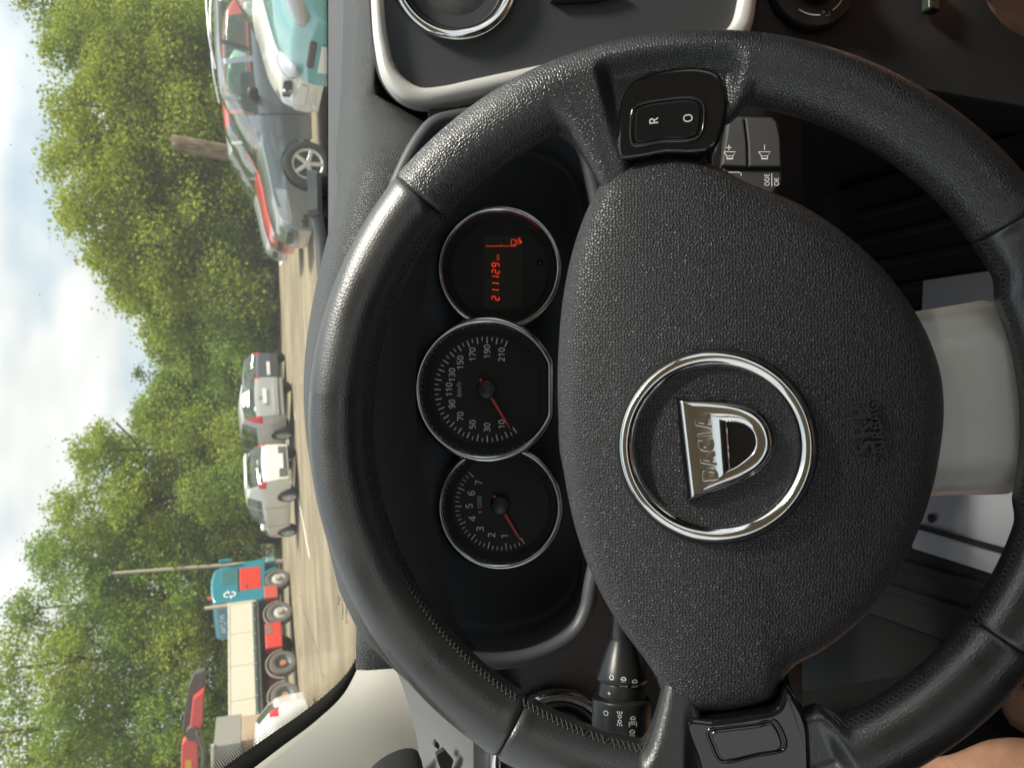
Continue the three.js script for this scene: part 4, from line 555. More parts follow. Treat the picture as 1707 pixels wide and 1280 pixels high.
// ---- round air vents
function vent(x, y, P, n, label) {
  const c = pplane(x, y, P, n), v = part('air_vent', DASH); mark(v, label); const q = new THREE.Quaternion().setFromUnitVectors(V(0, 1, 0), n), put3 = g => { g.applyQuaternion(q); g.translate(c.x, c.y, c.z); return inDash(g); };
  mesh('chrome_ring', put3(lathe([[0.0530, -0.004], [0.0548, 0.0008], [0.0538, 0.0042], [0.0510, 0.0064], [0.0468, 0.0056], [0.0442, 0.0022], [0.0436, -0.006]], 96)), chromeM, v);
  mesh('collar', put3(lathe([[0.0440, -0.004], [0.0432, 0.0005], [0.0405, -0.003], [0.0375, -0.012], [0.0372, -0.02]], 80)), softBlack, v);
  mesh('flap', put3(lathe([[0.0368, -0.018], [0.0362, -0.006], [0.0340, -0.0035], [0.018, -0.001], [0, 0]], 72)), M([0.035, 0.036, 0.038], 0.45, { bumpMap: withRepeat(fineGrain, 6, 3), bumpScale: 0.0002 }), v);
  for (let k = -2; k <= 2; k++) { const w = Math.sqrt(0.036 ** 2 - (k * 0.013) ** 2) * 2; mesh('slat', put3(place(box(w, 0.008, 0.0016, 0.0006), 0, -0.013, k * 0.013)), softBlack, v); }
}
vent(758, -36, FP.clone().addScaledVector(FN, -0.001), FN, 'air vent beside the silver frame');
vent(926, 1262, pd(926, 1262, 0.575), V(0.06, 0.16, 0.985).normalize(), 'air vent behind the light stalk');

// ---------------------------------------------------------------- instrument cluster
{
  const tilt = 0.36, n = V(0, Math.sin(tilt), Math.cos(tilt)), P = pd(815, 649, 0.612);
  const t = thing('instrument_cluster', 'three round black gauges with chrome rims in the instrument hood', 'gauges', P); t.rotation.x = -tilt; t.updateMatrixWorld(true);
  const loc = (x, y) => t.worldToLocal(pplane(x, y, P, n));
  const canvasOf = (draw, w = 1024) => { const c = document.createElement('canvas'); c.width = c.height = w; const g = c.getContext('2d'); g.fillStyle = '#0b0c0e'; g.fillRect(0, 0, w, w); draw(g, w); const x = new THREE.CanvasTexture(c); x.colorSpace = THREE.SRGBColorSpace; return x; };
  const ringOf = (g, outline, h) => sweep(outline, [[0.0048, h - 0.012], [0.0048, h + 0.001], [0.0038, h + 0.0028], [0.0016, h + 0.0034], [-0.0006, h + 0.0022], [-0.0018, h - 0.002]]);
  const cone = (outline, h) => sweep(outline, [[-0.0016, h - 0.0015], [-0.0036, h - 0.004], [-0.0068, h - 0.0105]]);
  const chromeDark = M([0.55, 0.56, 0.57], 0.12, { metalness: 1 });
  function gauge(cx, cy, r, h, flat, drawFace, needle, label) {
    const c = loc(cx, cy), g = part('gauge', t); mark(g, label); g.position.set(c.x, c.y, 0);
    let out = circle2(0, 0, r, 144); if (flat) out = out.map(p => new THREE.Vector2(p.x, Math.max(p.y, -flat - 0.004 * Math.cos(p.x / r * 1.57) * 0)));
    if (THREE.ShapeUtils.isClockWise(out)) out.reverse();
    mesh('bezel', ringOf(g, out, h), chromeDark, g); mesh('bezel_cone', cone(out, h), M([0.035, 0.037, 0.040], 0.2), g);
    const f = new THREE.ShapeGeometry(new THREE.Shape(out.map(p => p.clone().multiplyScalar(0.97))), 12), uv = f.attributes.uv, p = f.attributes.position; for (let i = 0; i < p.count; i++) uv.setXY(i, p.getX(i) / (2 * r) + 0.5, p.getY(i) / (2 * r) + 0.5); f.translate(0, 0, h - 0.0105);
    mesh('dial_face', f, M(0xffffff, 0.55, { map: canvasOf(drawFace) }), g);
    if (needle !== undefined) { const a = (90 - needle) * Math.PI / 180, nd = extrude([[-0.010, -0.0012], [-0.010, 0.0012], [0.028, 0.0009], [r * 0.70, 0.0003], [r * 0.70, -0.0003], [0.028, -0.0009]], 0.0010, 0); nd.rotateZ(a); nd.translate(0, 0, h - 0.0062); mesh('needle', nd, M([0.62, 0.06, 0.04], 0.4), g); mesh('needle_hub', place(lathe([[0.0082, 0], [0.0080, 0.003], [0.0062, 0.0048], [0, 0.0052]], 40), 0, 0, h - 0.0078, Math.PI / 2), M([0.03, 0.03, 0.032], 0.35), g); }
    return g;
  }
  const ink2 = '#e4e4e0', numeral = (g, W, s, a, rr, px) => { g.save(); g.fillStyle = '#f6f6f2'; g.font = `${px}px sans-serif`; g.textAlign = 'center'; g.textBaseline = 'middle'; g.fillText(s, W / 2 + Math.sin(a) * rr * W / 2, W / 2 - Math.cos(a) * rr * W / 2); g.restore(); };
  const ticks = (g, W, a0, a1, count, major, r0, rmaj, rmin) => { g.strokeStyle = ink2; for (let i = 0; i <= count; i++) { const a = (a0 + (a1 - a0) * i / count) * Math.PI / 180, m = i % major === 0; g.lineWidth = m ? W * 0.008 : W * 0.0065; const r1 = m ? rmaj : rmin; g.beginPath(); g.moveTo(W / 2 + Math.sin(a) * r0 * W / 2, W / 2 - Math.cos(a) * r0 * W / 2); g.lineTo(W / 2 + Math.sin(a) * r1 * W / 2, W / 2 - Math.cos(a) * r1 * W / 2); g.stroke(); } };
  gauge(833, 845, 0.0480, 0, 0, (g, W) => { ticks(g, W, -122, 46, 28, 4, 0.80, 0.68, 0.73); for (let k = 1; k <= 7; k++) numeral(g, W, String(k), (-122 + 24 * k) * Math.PI / 180, 0.55, W * 0.085); g.fillStyle = '#cfcfcc'; g.font = `${W * 0.052}px sans-serif`; g.textAlign = 'center'; g.fillText('x 1000', W / 2 - W * 0.0, W * 0.335); }, -121, 'rev counter with numerals one to seven');
  gauge(812, 649, 0.0545, 0.0150, 0.0505, (g, W) => { ticks(g, W, -124.5, 113, 42, 2, 0.80, 0.70, 0.74); for (let v = 10; v <= 210; v += 20) numeral(g, W, String(v), (-113.2 + (v - 10) * 1.131) * Math.PI / 180, 0.575, W * 0.066); g.fillStyle = '#cfcfcc'; g.font = `${W * 0.048}px sans-serif`; g.textAlign = 'center'; g.fillText('km/h', W / 2, W * 0.305); }, -121, 'speedometer with numerals ten to two hundred and ten');
  const G = gauge(832, 447, 0.0478, 0, 0, (g, W) => {}, undefined, 'round display with red odometer reading');
  // red display
  const D = document.createElement('canvas'); D.width = 512; D.height = 264; { const g = D.getContext('2d'); g.fillStyle = '#000'; g.fillRect(0, 0, 512, 264); g.strokeStyle = g.fillStyle = '#ff3a16'; g.lineCap = 'round';
    const seg = { a: [0, 0, 1, 0], b: [1, 0, 1, 1], c: [1, 1, 1, 2], d: [0, 2, 1, 2], e: [0, 1, 0, 2], f: [0, 0, 0, 1], g: [0, 1, 1, 1] }, digits = { 2: 'abged', 1: 'bc', 9: 'abcdfg' }; g.lineWidth = 7;
    '211129'.split('').forEach((ch, i) => { const x0 = 62 + i * 46, y0 = 56, w = 24, h = 24; for (const s of digits[ch]) { const [a, b, c, d] = seg[s]; g.beginPath(); g.moveTo(x0 + a * w + (2 - b) * 2.5 + (a === c ? 0 : 4), y0 + b * h + (b === d ? 0 : 4)); g.lineTo(x0 + c * w + (2 - d) * 2.5 - (a === c ? 0 : 4), y0 + d * h - (b === d ? 0 : 4)); g.stroke(); } });
    g.font = '30px sans-serif'; g.fillText('km', 340, 106); g.lineWidth = 4; g.beginPath(); g.moveTo(438, 14); g.lineTo(438, 222); g.stroke(); g.beginPath(); g.moveTo(438, 118); g.lineTo(446, 118); g.stroke(); g.strokeRect(446, 188, 36, 28); g.beginPath(); g.moveTo(438, 222); g.lineTo(446, 214); g.stroke(); g.strokeRect(456, 226, 20, 26); g.fillRect(460, 246, 14, 14); g.beginPath(); g.moveTo(478, 240); g.lineTo(490, 236); g.lineTo(490, 250); g.stroke(); }
  const dt = new THREE.CanvasTexture(D); dt.colorSpace = THREE.SRGBColorSpace; const w = 0.0625, hh = 0.0325;
  const s = mesh('display_screen', new THREE.PlaneGeometry(w, hh), M([0.020, 0.017, 0.013], 0.3, { emissive: new THREE.Color(1, 1, 1), emissiveMap: dt, emissiveIntensity: 0.42 }), G); s.position.set(-0.002, -0.003, -0.0098);
  mesh('cover_glass', place(new THREE.SphereGeometry(0.003, 16, 10), 0.006, -0.034, -0.0105), M([0.012, 0.012, 0.013], 0.3), G).name = 'reset_button';
}
// ---------------------------------------------------------------- steering wheel, turned a little to the left
const WT = 28 * Math.PI / 180, WC = V(-0.019, EYE - 0.195, -0.319), WN = V(0, Math.sin(WT), Math.cos(WT));
const SW = thing('steering_wheel', 'black leather steering wheel with chrome ringed badge and silver lower spoke', 'steering wheel', WC); SW.rotation.x = -WT; SW.updateMatrixWorld(true);
const wp = (x, y, h = 0) => SW.worldToLocal(pplane(x, y, WC.clone().addScaledVector(WN, h), WN));
const wp2 = (pts, h = 0) => pts.map(p => { const q = wp(p[0], p[1], h); return new THREE.Vector2(q.x, q.y); });
const leather = (rough, tile, bump, c = [0.022, 0.022, 0.0235]) => M(c, rough, { ior: 1.85, bumpMap: withRepeat(pebble, 1 / tile), bumpScale: bump, roughnessMap: withRepeat(scuffTex, 7), specularIntensity: 1 });
const smoothLeather = leather(0.60, 0.050, 0.00006), grainLeather = leather(0.60, 0.042, 0.00022);                              // worn smooth above and left, still grained on the right
const RIM = 0.1693, rr = 0.0160, deg = Math.PI / 180;
const necks = [{ a: 8, lo: 12, hi: 17.5, len: 0.050, soft: 6 }, { a: 0, lo: -9.5, hi: 14, len: 0.010, soft: 4 }, { a: 178, lo: 177.5, hi: 182, len: 0.050, soft: 6 }, { a: 192, lo: 179, hi: 206, len: 0.010, soft: 4 }, { a: 277, lo: 257, hi: 292.5, len: 0.004, soft: 5 }];
const neckAt = th => { let best = 0; for (const k of necks) { let t = ((th - k.a + 540) % 360) - 180 + k.a; const b = sstep(k.lo - k.soft * 0.75, k.lo + k.soft * 0.25, t) * (1 - sstep(k.hi - k.soft * 0.25, k.hi + k.soft * 0.75, t)); if (b * k.len > best) best = b * k.len; } return best; };
function rimPoint(th, ph, shrink = 1) {                       // th in degrees round the wheel, ph in radians round the grip (0 = outside, pi/2 = towards the driver)
  const L = neckAt(th), c = Math.cos(ph), s = Math.sin(ph), inw = Math.max(0, -c), k = L / 0.05;
  let rho = RIM + rr * c * shrink, z = rr * 1.04 * s * shrink; rho -= L * Math.pow(inw, 1.5) ; z = z * (1 - 0.30 * k * inw) - 0.006 * k * Math.pow(inw, 1.5);
  const tp = ((th + 90) % 360 + 360) % 360 - 90, pw = Math.max(sstep(-10, -7, tp) * (1 - sstep(11, 14, tp)), sstep(180, 183, tp) * (1 - sstep(204, 207, tp))); if (z > 0.006) z = lerp(z, Math.min(z, 0.006), pw * (1 - sstep(0.166, 0.174, rho)));     // seat of the button pods
  // thumb rests swell the grip a little beside the upper spokes
  const th2 = ((th + 540) % 360) - 180, sw = Math.exp(-Math.pow((th2 - 24) / 9, 2)) + Math.exp(-Math.pow((Math.abs(th2) > 90 ? ((th + 360) % 360) - 172 : 999) / 9, 2)); z += 0.0016 * sw * Math.max(0, s);
  const a = th * deg; return V(rho * Math.cos(a), rho * Math.sin(a), z);
}
{
  const rim = part('rim', SW), seams = [48.6, 151.4, 236, 302.5, 408.6], mats = [smoothLeather, smoothLeather, smoothLeather, grainLeather];
  for (let q = 0; q < 4; q++) {
    const a = seams[q], b = seams[q + 1], n = Math.round((b - a) * 2.6), m = 72, rows = [];
    for (let i = 0; i <= n; i++) { const th = lerp(a, b, i / n), e = Math.min(th - a, b - th) * deg * RIM; const sh = e < 0.0022 ? 0.90 + 0.10 * Math.sqrt(1 - Math.pow(1 - e / 0.0022, 2)) : 1 + 0.018 * Math.exp(-Math.pow((e - 0.004) / 0.003, 2)); const row = []; for (let j = 0; j <= m; j++) row.push(rimPoint(th, j / m * 2 * Math.PI + Math.PI, sh)); rows.push(row); }
    // finer rows at the very ends round the seam edge
    const near = []; for (const e of [0, 0.0004, 0.0009, 0.0015]) near.push(e);
    const addEnd = (th0, dir) => near.map(e => { const th = th0 + dir * e / RIM / deg, sh = 0.90 + 0.10 * Math.sqrt(1 - Math.pow(1 - e / 0.0022, 2)); return Array.from({ length: m + 1 }, (_, j) => rimPoint(th, j / m * 2 * Math.PI + Math.PI, sh)); });
    const all = [...addEnd(a, 1), ...rows.slice(1, -1), ...addEnd(b, -1).reverse()];
    const arc = all.map(r => Math.atan2(r[Math.floor(m / 2)].y, r[Math.floor(m / 2)].x));
    const run = all.map(r => { const d = [0]; for (let j = 1; j < r.length; j++) d.push(d[j - 1] + r[j].distanceTo(r[j - 1])); return d.map(v => v - d[d.length - 1] / 2); });
    mesh('leather_panel', grid(all, { closeU: true, flip: true, uv: (i, j) => [((arc[i] + 4 * Math.PI + 0.2) % (2 * Math.PI)) * RIM, run[i][j]] }), mats[q], rim);
  }
  for (const s of seams.slice(0, 4)) mesh('seam', grid([-0.6, 0.6].map(e => Array.from({ length: 41 }, (_, j) => rimPoint(s + e, j / 40 * 2 * Math.PI, 0.91))), { closeU: true }), matBlack, rim);
  // cross stitching along the inner edge, facing the driver
  const st = []; const r = rng(41); for (let th = 0; th < 360; th += 0.95) { const L = neckAt(th); if (L > 0.006 && !(th > 250 && th < 300)) continue; const ph = Math.PI * 0.90, w = 0.15; for (const sg of [1, -1]) { if (r() < 0.10) continue; const p = rimPoint(th - 0.42, ph - sg * w, 1.005), q = rimPoint(th + 0.42, ph + sg * w, 1.005), mid = rimPoint(th, ph, 1.03); st.push(tube([p, mid, q], 0.00028, 4, 4)); } }
  mark(mesh('stitching', join(st), stitchM, rim), null, null, null, 'stuff');
}
// airbag cover
const HUB = [[1012, 278], [990, 312], [968, 358], [948, 420], [934, 490], [927, 560], [924, 640], [927, 720], [936, 800], [950, 870], [970, 935], [1000, 1002], [1034, 1058], [1072, 1108], [1106, 1158], [1128, 1190], [1150, 1200], [1190, 1199], [1240, 1193], [1282, 1180], [1304, 1150], [1330, 1122], [1380, 1095], [1440, 1048], [1495, 985], [1538, 905], [1568, 820], [1583, 745], [1588, 680], [1582, 620], [1562, 560], [1526, 496], [1474, 432], [1410, 376], [1346, 334], [1290, 310], [1240, 290], [1200, 268], [1156, 252], [1110, 248], [1060, 256]];
{
  const out = smooth(HUB.map(p => { const q = wp(p[0], p[1], -0.001); return V(q.x, q.y, 0); }), 300, true), c = V(-0.010, -0.018, 0);
  const prof = [[0, -0.020], [0.0006, -0.012], [0.0016, -0.006], [0.0034, -0.0015], [0.0060, 0.0022], [0.0095, 0.0050], [0.0140, 0.0072], [0.020, 0.0090], [0.028, 0.0106]];
  const rows = prof.map(([d, z]) => out.map(p => { const v = p.clone().sub(c), l = v.length(); return v.multiplyScalar((l - d) / l).add(c).setZ(z); }));
  const base = rows[rows.length - 1], nb = out.length - 1; let rad = base.slice(0, nb).map(p => p.clone().sub(c).setZ(0).length()), ang = base.slice(0, nb).map(p => Math.atan2(p.y - c.y, p.x - c.x));
  for (const k of [0.93, 0.85, 0.75, 0.64, 0.52, 0.40, 0.28, 0.15, 0]) { for (let it = 0; it < 60; it++) rad = rad.map((v, i) => 0.25 * rad[(i - 1 + nb) % nb] + 0.5 * v + 0.25 * rad[(i + 1) % nb]); const z = 0.0106 + 0.0074 * (1 - k * k), row = rad.map((v, i) => V(c.x + v * k * Math.cos(ang[i]), c.y + v * k * Math.sin(ang[i]), z)); row.push(row[0].clone()); rows.push(row); }
  const run = [0]; for (let i = prof.length - 2; i >= 0; i--) run.unshift(run[0] + Math.hypot(prof[i][0] - prof[i + 1][0], prof[i][1] - prof[i + 1][1]));      // grain runs on over the rolled edge
  mesh('airbag_cover', grid(rows, { closeU: true, uv: (i, j, p) => { if (i >= prof.length) return [p.x, p.y]; const q = base[j], d = q.clone().sub(c).setZ(0).normalize(); return [q.x + d.x * run[i], q.y + d.y * run[i]]; } }), M([0.031, 0.032, 0.035], 0.46, { ior: 1.65, bumpMap: withRepeat(pebble, 1 / 0.044), bumpScale: 0.0007 }), SW);
  const S = part('airbag_lettering', SW); const e = M([0.016, 0.016, 0.017], 0.4); const pl = (s, size, x, y, z) => { const g = text(s, size, 0.0006, fontBold); const q = wp(x, y, z); const rot = 7.5 * deg; g.rotateZ(rot); g.translate(q.x, q.y, z); return g; };
  mesh('letters', pl('SRP', 0.0095, 1436, 716, 0.0134), e, S); mesh('letters', pl('AIRBAG', 0.0046, 1460, 714, 0.0128), e, S);
}
// chrome ring and badge
{
  const ring = lathe([[0.0428, -0.004], [0.0430, 0.0006], [0.0424, 0.0022], [0.0412, 0.0033], [0.0396, 0.0036], [0.0381, 0.0029], [0.0370, 0.0016], [0.0360, 0.0008], [0.0354, -0.001], [0.0352, -0.004]], 128); ring.rotateX(Math.PI / 2); ring.translate(-0.0090, -0.0143, 0.0182);
  mesh('emblem_ring', ring, chromeM, SW);
  mesh('ring_groove', place(lathe([[0.0445, -0.001], [0.0440, 0.0004], [0.0428, 0.0002]], 96), -0.0090, -0.0143, 0.0172, Math.PI / 2), matBlack, SW);
  const D = [[1132, 667], [1182, 669], [1216, 672], [1243, 678], [1262, 687], [1277, 702], [1286, 722], [1288, 742], [1281, 763], [1265, 782], [1235, 800], [1195, 814], [1151, 830]], h = 0.0205;
  let o = wp2(D, h); if (THREE.ShapeUtils.isClockWise(o)) o = o.reverse(); const c = o.reduce((a, p) => a.add(p), new THREE.Vector2()).multiplyScalar(1 / o.length);
  const corner = (pts, k) => pts.map(p => p.clone().sub(c).multiplyScalar(k).add(c));
  const B = part('badge', SW);
  mesh('badge_base', (g => { g.translate(0, 0, 0.0165); return g; })(extrude(corner(o, 1.07), 0.003, 0.0012, 3)), glossBlack, B);
  let hole = wp2([[1214, 704], [1230, 705], [1243, 709], [1254, 720], [1258, 738], [1254, 752], [1243, 764], [1230, 774], [1219, 780]], h); if (THREE.ShapeUtils.isClockWise(hole)) hole = hole.reverse();
  const even = (pts, n) => { const out = [], L = [0]; for (let i = 0; i < pts.length - 1; i++) L.push(L[i] + pts[i].distanceTo(pts[i + 1])); for (let k = 0; k < n; k++) { const d = L[pts.length - 1] * k / n; let i = 0; while (i < pts.length - 2 && L[i + 1] < d) i++; out.push(pts[i].clone().lerp(pts[i + 1], (d - L[i]) / (L[i + 1] - L[i]))); } return out; };
  const hc = hole.reduce((a, p) => a.add(p), new THREE.Vector2()).multiplyScalar(1 / hole.length);
  const loop = pts => { const arc = smooth2(pts.map(p => [p.x, p.y]), 160, false); const q = [...even(arc, 140), ...even([arc[arc.length - 1], arc[0]], 50)]; q.push(q[0].clone()); return q; };
  const E = loop(o), H = loop(hole);
  const pf = [[0, -0.0012], [0.015, 0.0002], [0.06, 0.0012], [0.15, 0.0021], [0.3, 0.0026], [0.5, 0.0026], [0.75, 0.0023], [0.90, 0.0018], [0.97, 0.0010], [1, -0.0004]];
  mesh('chrome_plate', grid(E.map((p, i) => { const q = H[i]; return pf.map(([k, z]) => V(lerp(p.x, q.x, k), lerp(p.y, q.y, k), 0.0205 + z)); })), chromeM, B);
  mesh('inset', (g => { g.translate(0, 0, 0.0190); return g; })(extrude(hole.map(p => p.clone().sub(hc).multiplyScalar(1.06).add(hc)), 0.0010, 0)), glossBlack, B);
  const glyphs = []; let at = 0; for (const ch of 'DACIA') { if (ch === 'I') { const g = box(0.0013, 0.0064, 0.0009, 0.0002); g.translate(at + 0.0010, 0.0032, 0.0009); glyphs.push(g); at += 0.0032; continue; } const g = new TextGeometry(ch, { font: fontBold, size: 0.0064, depth: 0.0011, curveSegments: 5, bevelEnabled: true, bevelThickness: 0.00025, bevelSize: 0.00025, bevelSegments: 2 }); g.computeBoundingBox(); g.translate(at - g.boundingBox.min.x, 0, 0); at += g.boundingBox.max.x - g.boundingBox.min.x + (ch === 'C' ? 0.0009 : 0.0004); glyphs.push(g); }
  const l = join(glyphs); l.computeBoundingBox(); const lb = l.boundingBox; l.translate(-(lb.min.x + lb.max.x) / 2, -(lb.min.y + lb.max.y) / 2, 0); l.scale(0.0292 / (lb.max.x - lb.min.x), 1, 1); const q = wp(1178, 746, 0.0232); l.rotateZ(7.7 * deg); l.translate(q.x, q.y, 0.0229); mesh('letters', l, chromeM, B);
}
// button pods on the side spokes
function pod(name, outline, z, button, cut) {
  const P = part(name, SW); let o = smooth2(wp2(outline, z).map(p => [p.x, p.y]), 90, true); if (THREE.ShapeUtils.isClockWise(o)) o.reverse();
  const g = extrude(o, 0.016, 0.0022, 4); g.translate(0, 0, z - 0.0182); mesh('bezel', g, glossBlack, P);
  let b = smooth2(wp2(button, z).map(p => [p.x, p.y]), 60, true); if (THREE.ShapeUtils.isClockWise(b)) b.reverse(); const c = b.reduce((a, p) => a.add(p), new THREE.Vector2()).multiplyScalar(1 / b.length);
  const r = sweep(b.map(p => p.clone().sub(c).multiplyScalar(1.10).add(c)), [[0.0012, z - 0.0004], [0.0006, z + 0.0007], [-0.0004, z + 0.0008], [-0.0012, z - 0.0012]]); mesh('button_frame', r, glossBlack, P);
  const bg = extrude(b, 0.0014, 0.0010, 3); bg.translate(0, 0, z - 0.0012); mesh('button', bg, cut, P); return [P, c];
}
const hs = -0.001;
{ const [P] = pod('cruise_button_pod', [[1034, 262], [1030, 215], [1036, 168], [1052, 138], [1082, 122], [1130, 112], [1172, 112], [1198, 122], [1210, 148], [1214, 182], [1206, 216], [1192, 246], [1160, 254], [1110, 254], [1064, 262]], hs + 0.0095, [[1061, 236], [1058, 205], [1062, 184], [1074, 177], [1110, 170], [1154, 168], [1166, 176], [1168, 200], [1163, 222], [1154, 229], [1108, 232], [1072, 238]], M([0.007, 0.007, 0.008], 0.25));
  for (const [s, x, y] of [['R', 1090, 201], ['O', 1147, 197]]) { const g = text(s, s === 'R' ? 0.0041 : 0.0041, 0.0002); const q = wp(x, y, hs + 0.0108); g.rotateZ(3 * deg); g.translate(q.x, q.y, hs + 0.0108); mesh('letter', g, M([0.85, 0.85, 0.85], 0.5), P); } }
pod('blank_button_pod', [[1146, 1202], [1190, 1202], [1250, 1194], [1296, 1182], [1312, 1150], [1332, 1172], [1348, 1208], [1352, 1250], [1350, 1300], [1330, 1325], [1280, 1335], [1220, 1330], [1180, 1310], [1162, 1262]], hs + 0.0095, [[1187, 1220], [1215, 1214], [1262, 1208], [1286, 1204], [1294, 1212], [1304, 1238], [1300, 1248], [1262, 1256], [1212, 1266], [1203, 1262], [1194, 1244]], M([0.020, 0.019, 0.018], 0.16, { clearcoat: 0.5 }));
// spokes under the pods, silver lower spoke
{ for (const [name, pts] of [['spoke', [[1015, 268], [1000, 240], [1030, 120], [1120, 90], [1196, 110], [1200, 180], [1188, 258], [1190, 300], [1180, 420], [1000, 400]]], ['spoke', [[1090, 1130], [1120, 1210], [1150, 1320], [1250, 1360], [1350, 1320], [1358, 1210], [1318, 1140], [1300, 1040], [1100, 1050]]]]) { let o = wp2(pts, -0.006); if (THREE.ShapeUtils.isClockWise(o)) o = o.reverse(); const g = extrude(o, 0.016, 0.003, 3); g.translate(0, 0, -0.0235); mesh(name, g, glossBlack, SW); }
  const rows = []; const A = [[1480, 524], [1520, 516], [1560, 511], [1600, 505], [1640, 498], [1672, 492], [1694, 494], [1712, 496]], B = [[1480, 845], [1520, 842], [1560, 839], [1600, 837], [1640, 836], [1676, 836], [1704, 836], [1724, 836]];
  for (let i = 0; i < A.length; i++) { const a = wp(A[i][0], A[i][1], -0.004), b = wp(B[i][0], B[i][1], -0.004), row = []; const dip = i > 5 ? (i - 5) * 0.0016 : 0; for (let j = 0; j <= 24; j++) { const k = j / 24, e = Math.min(k, 1 - k); const z = -0.0035 - 0.0075 * (1 - sstep(0.03, 0.22, e)) * 1.3 - (e < 0.01 ? 0.012 : 0) - dip; row.push(V(lerp(a.x, b.x, k), lerp(a.y, b.y, k), z)); } rows.push(row); }
  mesh('lower_spoke', grid(rows, { uv: (i, j, p) => [p.x, p.y] }), silverM, SW);
  mesh('hub_back', place(lathe([[0, -0.02], [0.075, -0.02], [0.080, -0.012], [0.070, -0.004], [0, -0.004]], 48), -0.005, -0.02, -0.006, Math.PI / 2), matBlack, SW);
}
// ---------------------------------------------------------------- stalks
{
  const A = pd(1037, 1046, 0.400), Bp = pd(1036, 1222, 0.392), ax = Bp.clone().sub(A).normalize(), L = Bp.distanceTo(A), sc = L / 176;                    // axis from the column outwards
  const t = thing('light_stalk', 'black light switch stalk with white lamp symbols beside the airbag cover', 'stalk', A); const toCam = V(0, EYE, 0).sub(A); const nz = toCam.clone().addScaledVector(ax, -toCam.dot(ax)).normalize(), nx = ax.clone().cross(nz).normalize(); t.quaternion.setFromRotationMatrix(new THREE.Matrix4().makeBasis(nx, ax, nz));
  const at = px => (px - 1046) * sc, rad = px => px * sc * 0.98, m = M([0.018, 0.018, 0.019], 0.34), seg = (name, pts) => mesh(name, lathe(pts.map(([r, y]) => [rad(r), at(y)]), 48), m, t);
  seg('stalk_neck', [[14, 985], [17, 1040], [19, 1064], [20, 1066]]); seg('fog_lamp_ring', [[20, 1064], [24, 1068], [33, 1090], [41, 1112], [45, 1128], [45, 1133], [42, 1136], [38, 1137]]); seg('collar', [[38, 1136], [40, 1139], [42, 1158], [41, 1161]]); seg('rotary_knob', [[41, 1160], [50, 1163], [52, 1167], [52, 1208], [49, 1218], [42, 1224], [22, 1227], [0, 1228]]);
  const prof = [[1066, 22], [1090, 33], [1112, 41], [1130, 45.3], [1137, 41], [1150, 41.3], [1161, 43], [1164, 51], [1208, 52.4], [1216, 50.5]], rAt = y => { for (let i = 0; i < prof.length - 1; i++) if (y <= prof[i + 1][0]) return lerp(prof[i][1], prof[i + 1][1], (y - prof[i][0]) / (prof[i + 1][0] - prof[i][0])); return 50; };
  const wrap = (px, py) => { const r = rad(rAt(py)) + 0.00025, s = (px - 1037) * sc / r; const k = Math.max(-1.4, Math.min(1.4, Math.asin(Math.max(-0.97, Math.min(0.97, s))))); return V(-r * Math.sin(k) * Math.sign(nx.y) * -1 * -1, at(py), r * Math.cos(k)); };
  const lamp = (x, y, flip = 1, beam = true) => { const L = [arcLine(x, y, 4.2, 180, 360, 10), [[x - 4.2, y], [x + 4.2, y]]].map(l => l.map(p => [p[0], p[1]])); if (beam) for (let k = -1; k <= 1; k++) L.push([[x + k * 3, y + 2], [x + k * 3, y + 9]]); return L; };
  const marks = [arcLine(1020, 1123, 3.4, 0, 360, 14), ...lamp(1040, 1125), [[1034, 1133], [1047, 1133]], [[1034, 1136], [1047, 1136]], ...lamp(1059, 1129), [[1053, 1137], [1066, 1137]], arcLine(1016, 1150, 1.6, 0, 360, 8), arcLine(1011, 1180, 3.6, 0, 360, 14), arcLine(1034, 1182, 2.6, 0, 360, 10), arcLine(1034, 1190, 2.6, 0, 360, 10), [[1031, 1178], [1030, 1174]], [[1034, 1178], [1034, 1174]], [[1037, 1178], [1038, 1174]], [[1031, 1193], [1030, 1197]], [[1034, 1193], [1034, 1197]], [[1037, 1193], [1038, 1197]],
    ...lamp(1056, 1186), [[1050, 1190], [1050, 1198]], [[1062, 1190], [1062, 1198]], ...lamp(1055, 1207), [[1006, 1216], [1003, 1213]], [[1010, 1215], [1010, 1212]]];
  mesh('symbol_print', ink(marks, 1.15, wrap), printM, t);
}
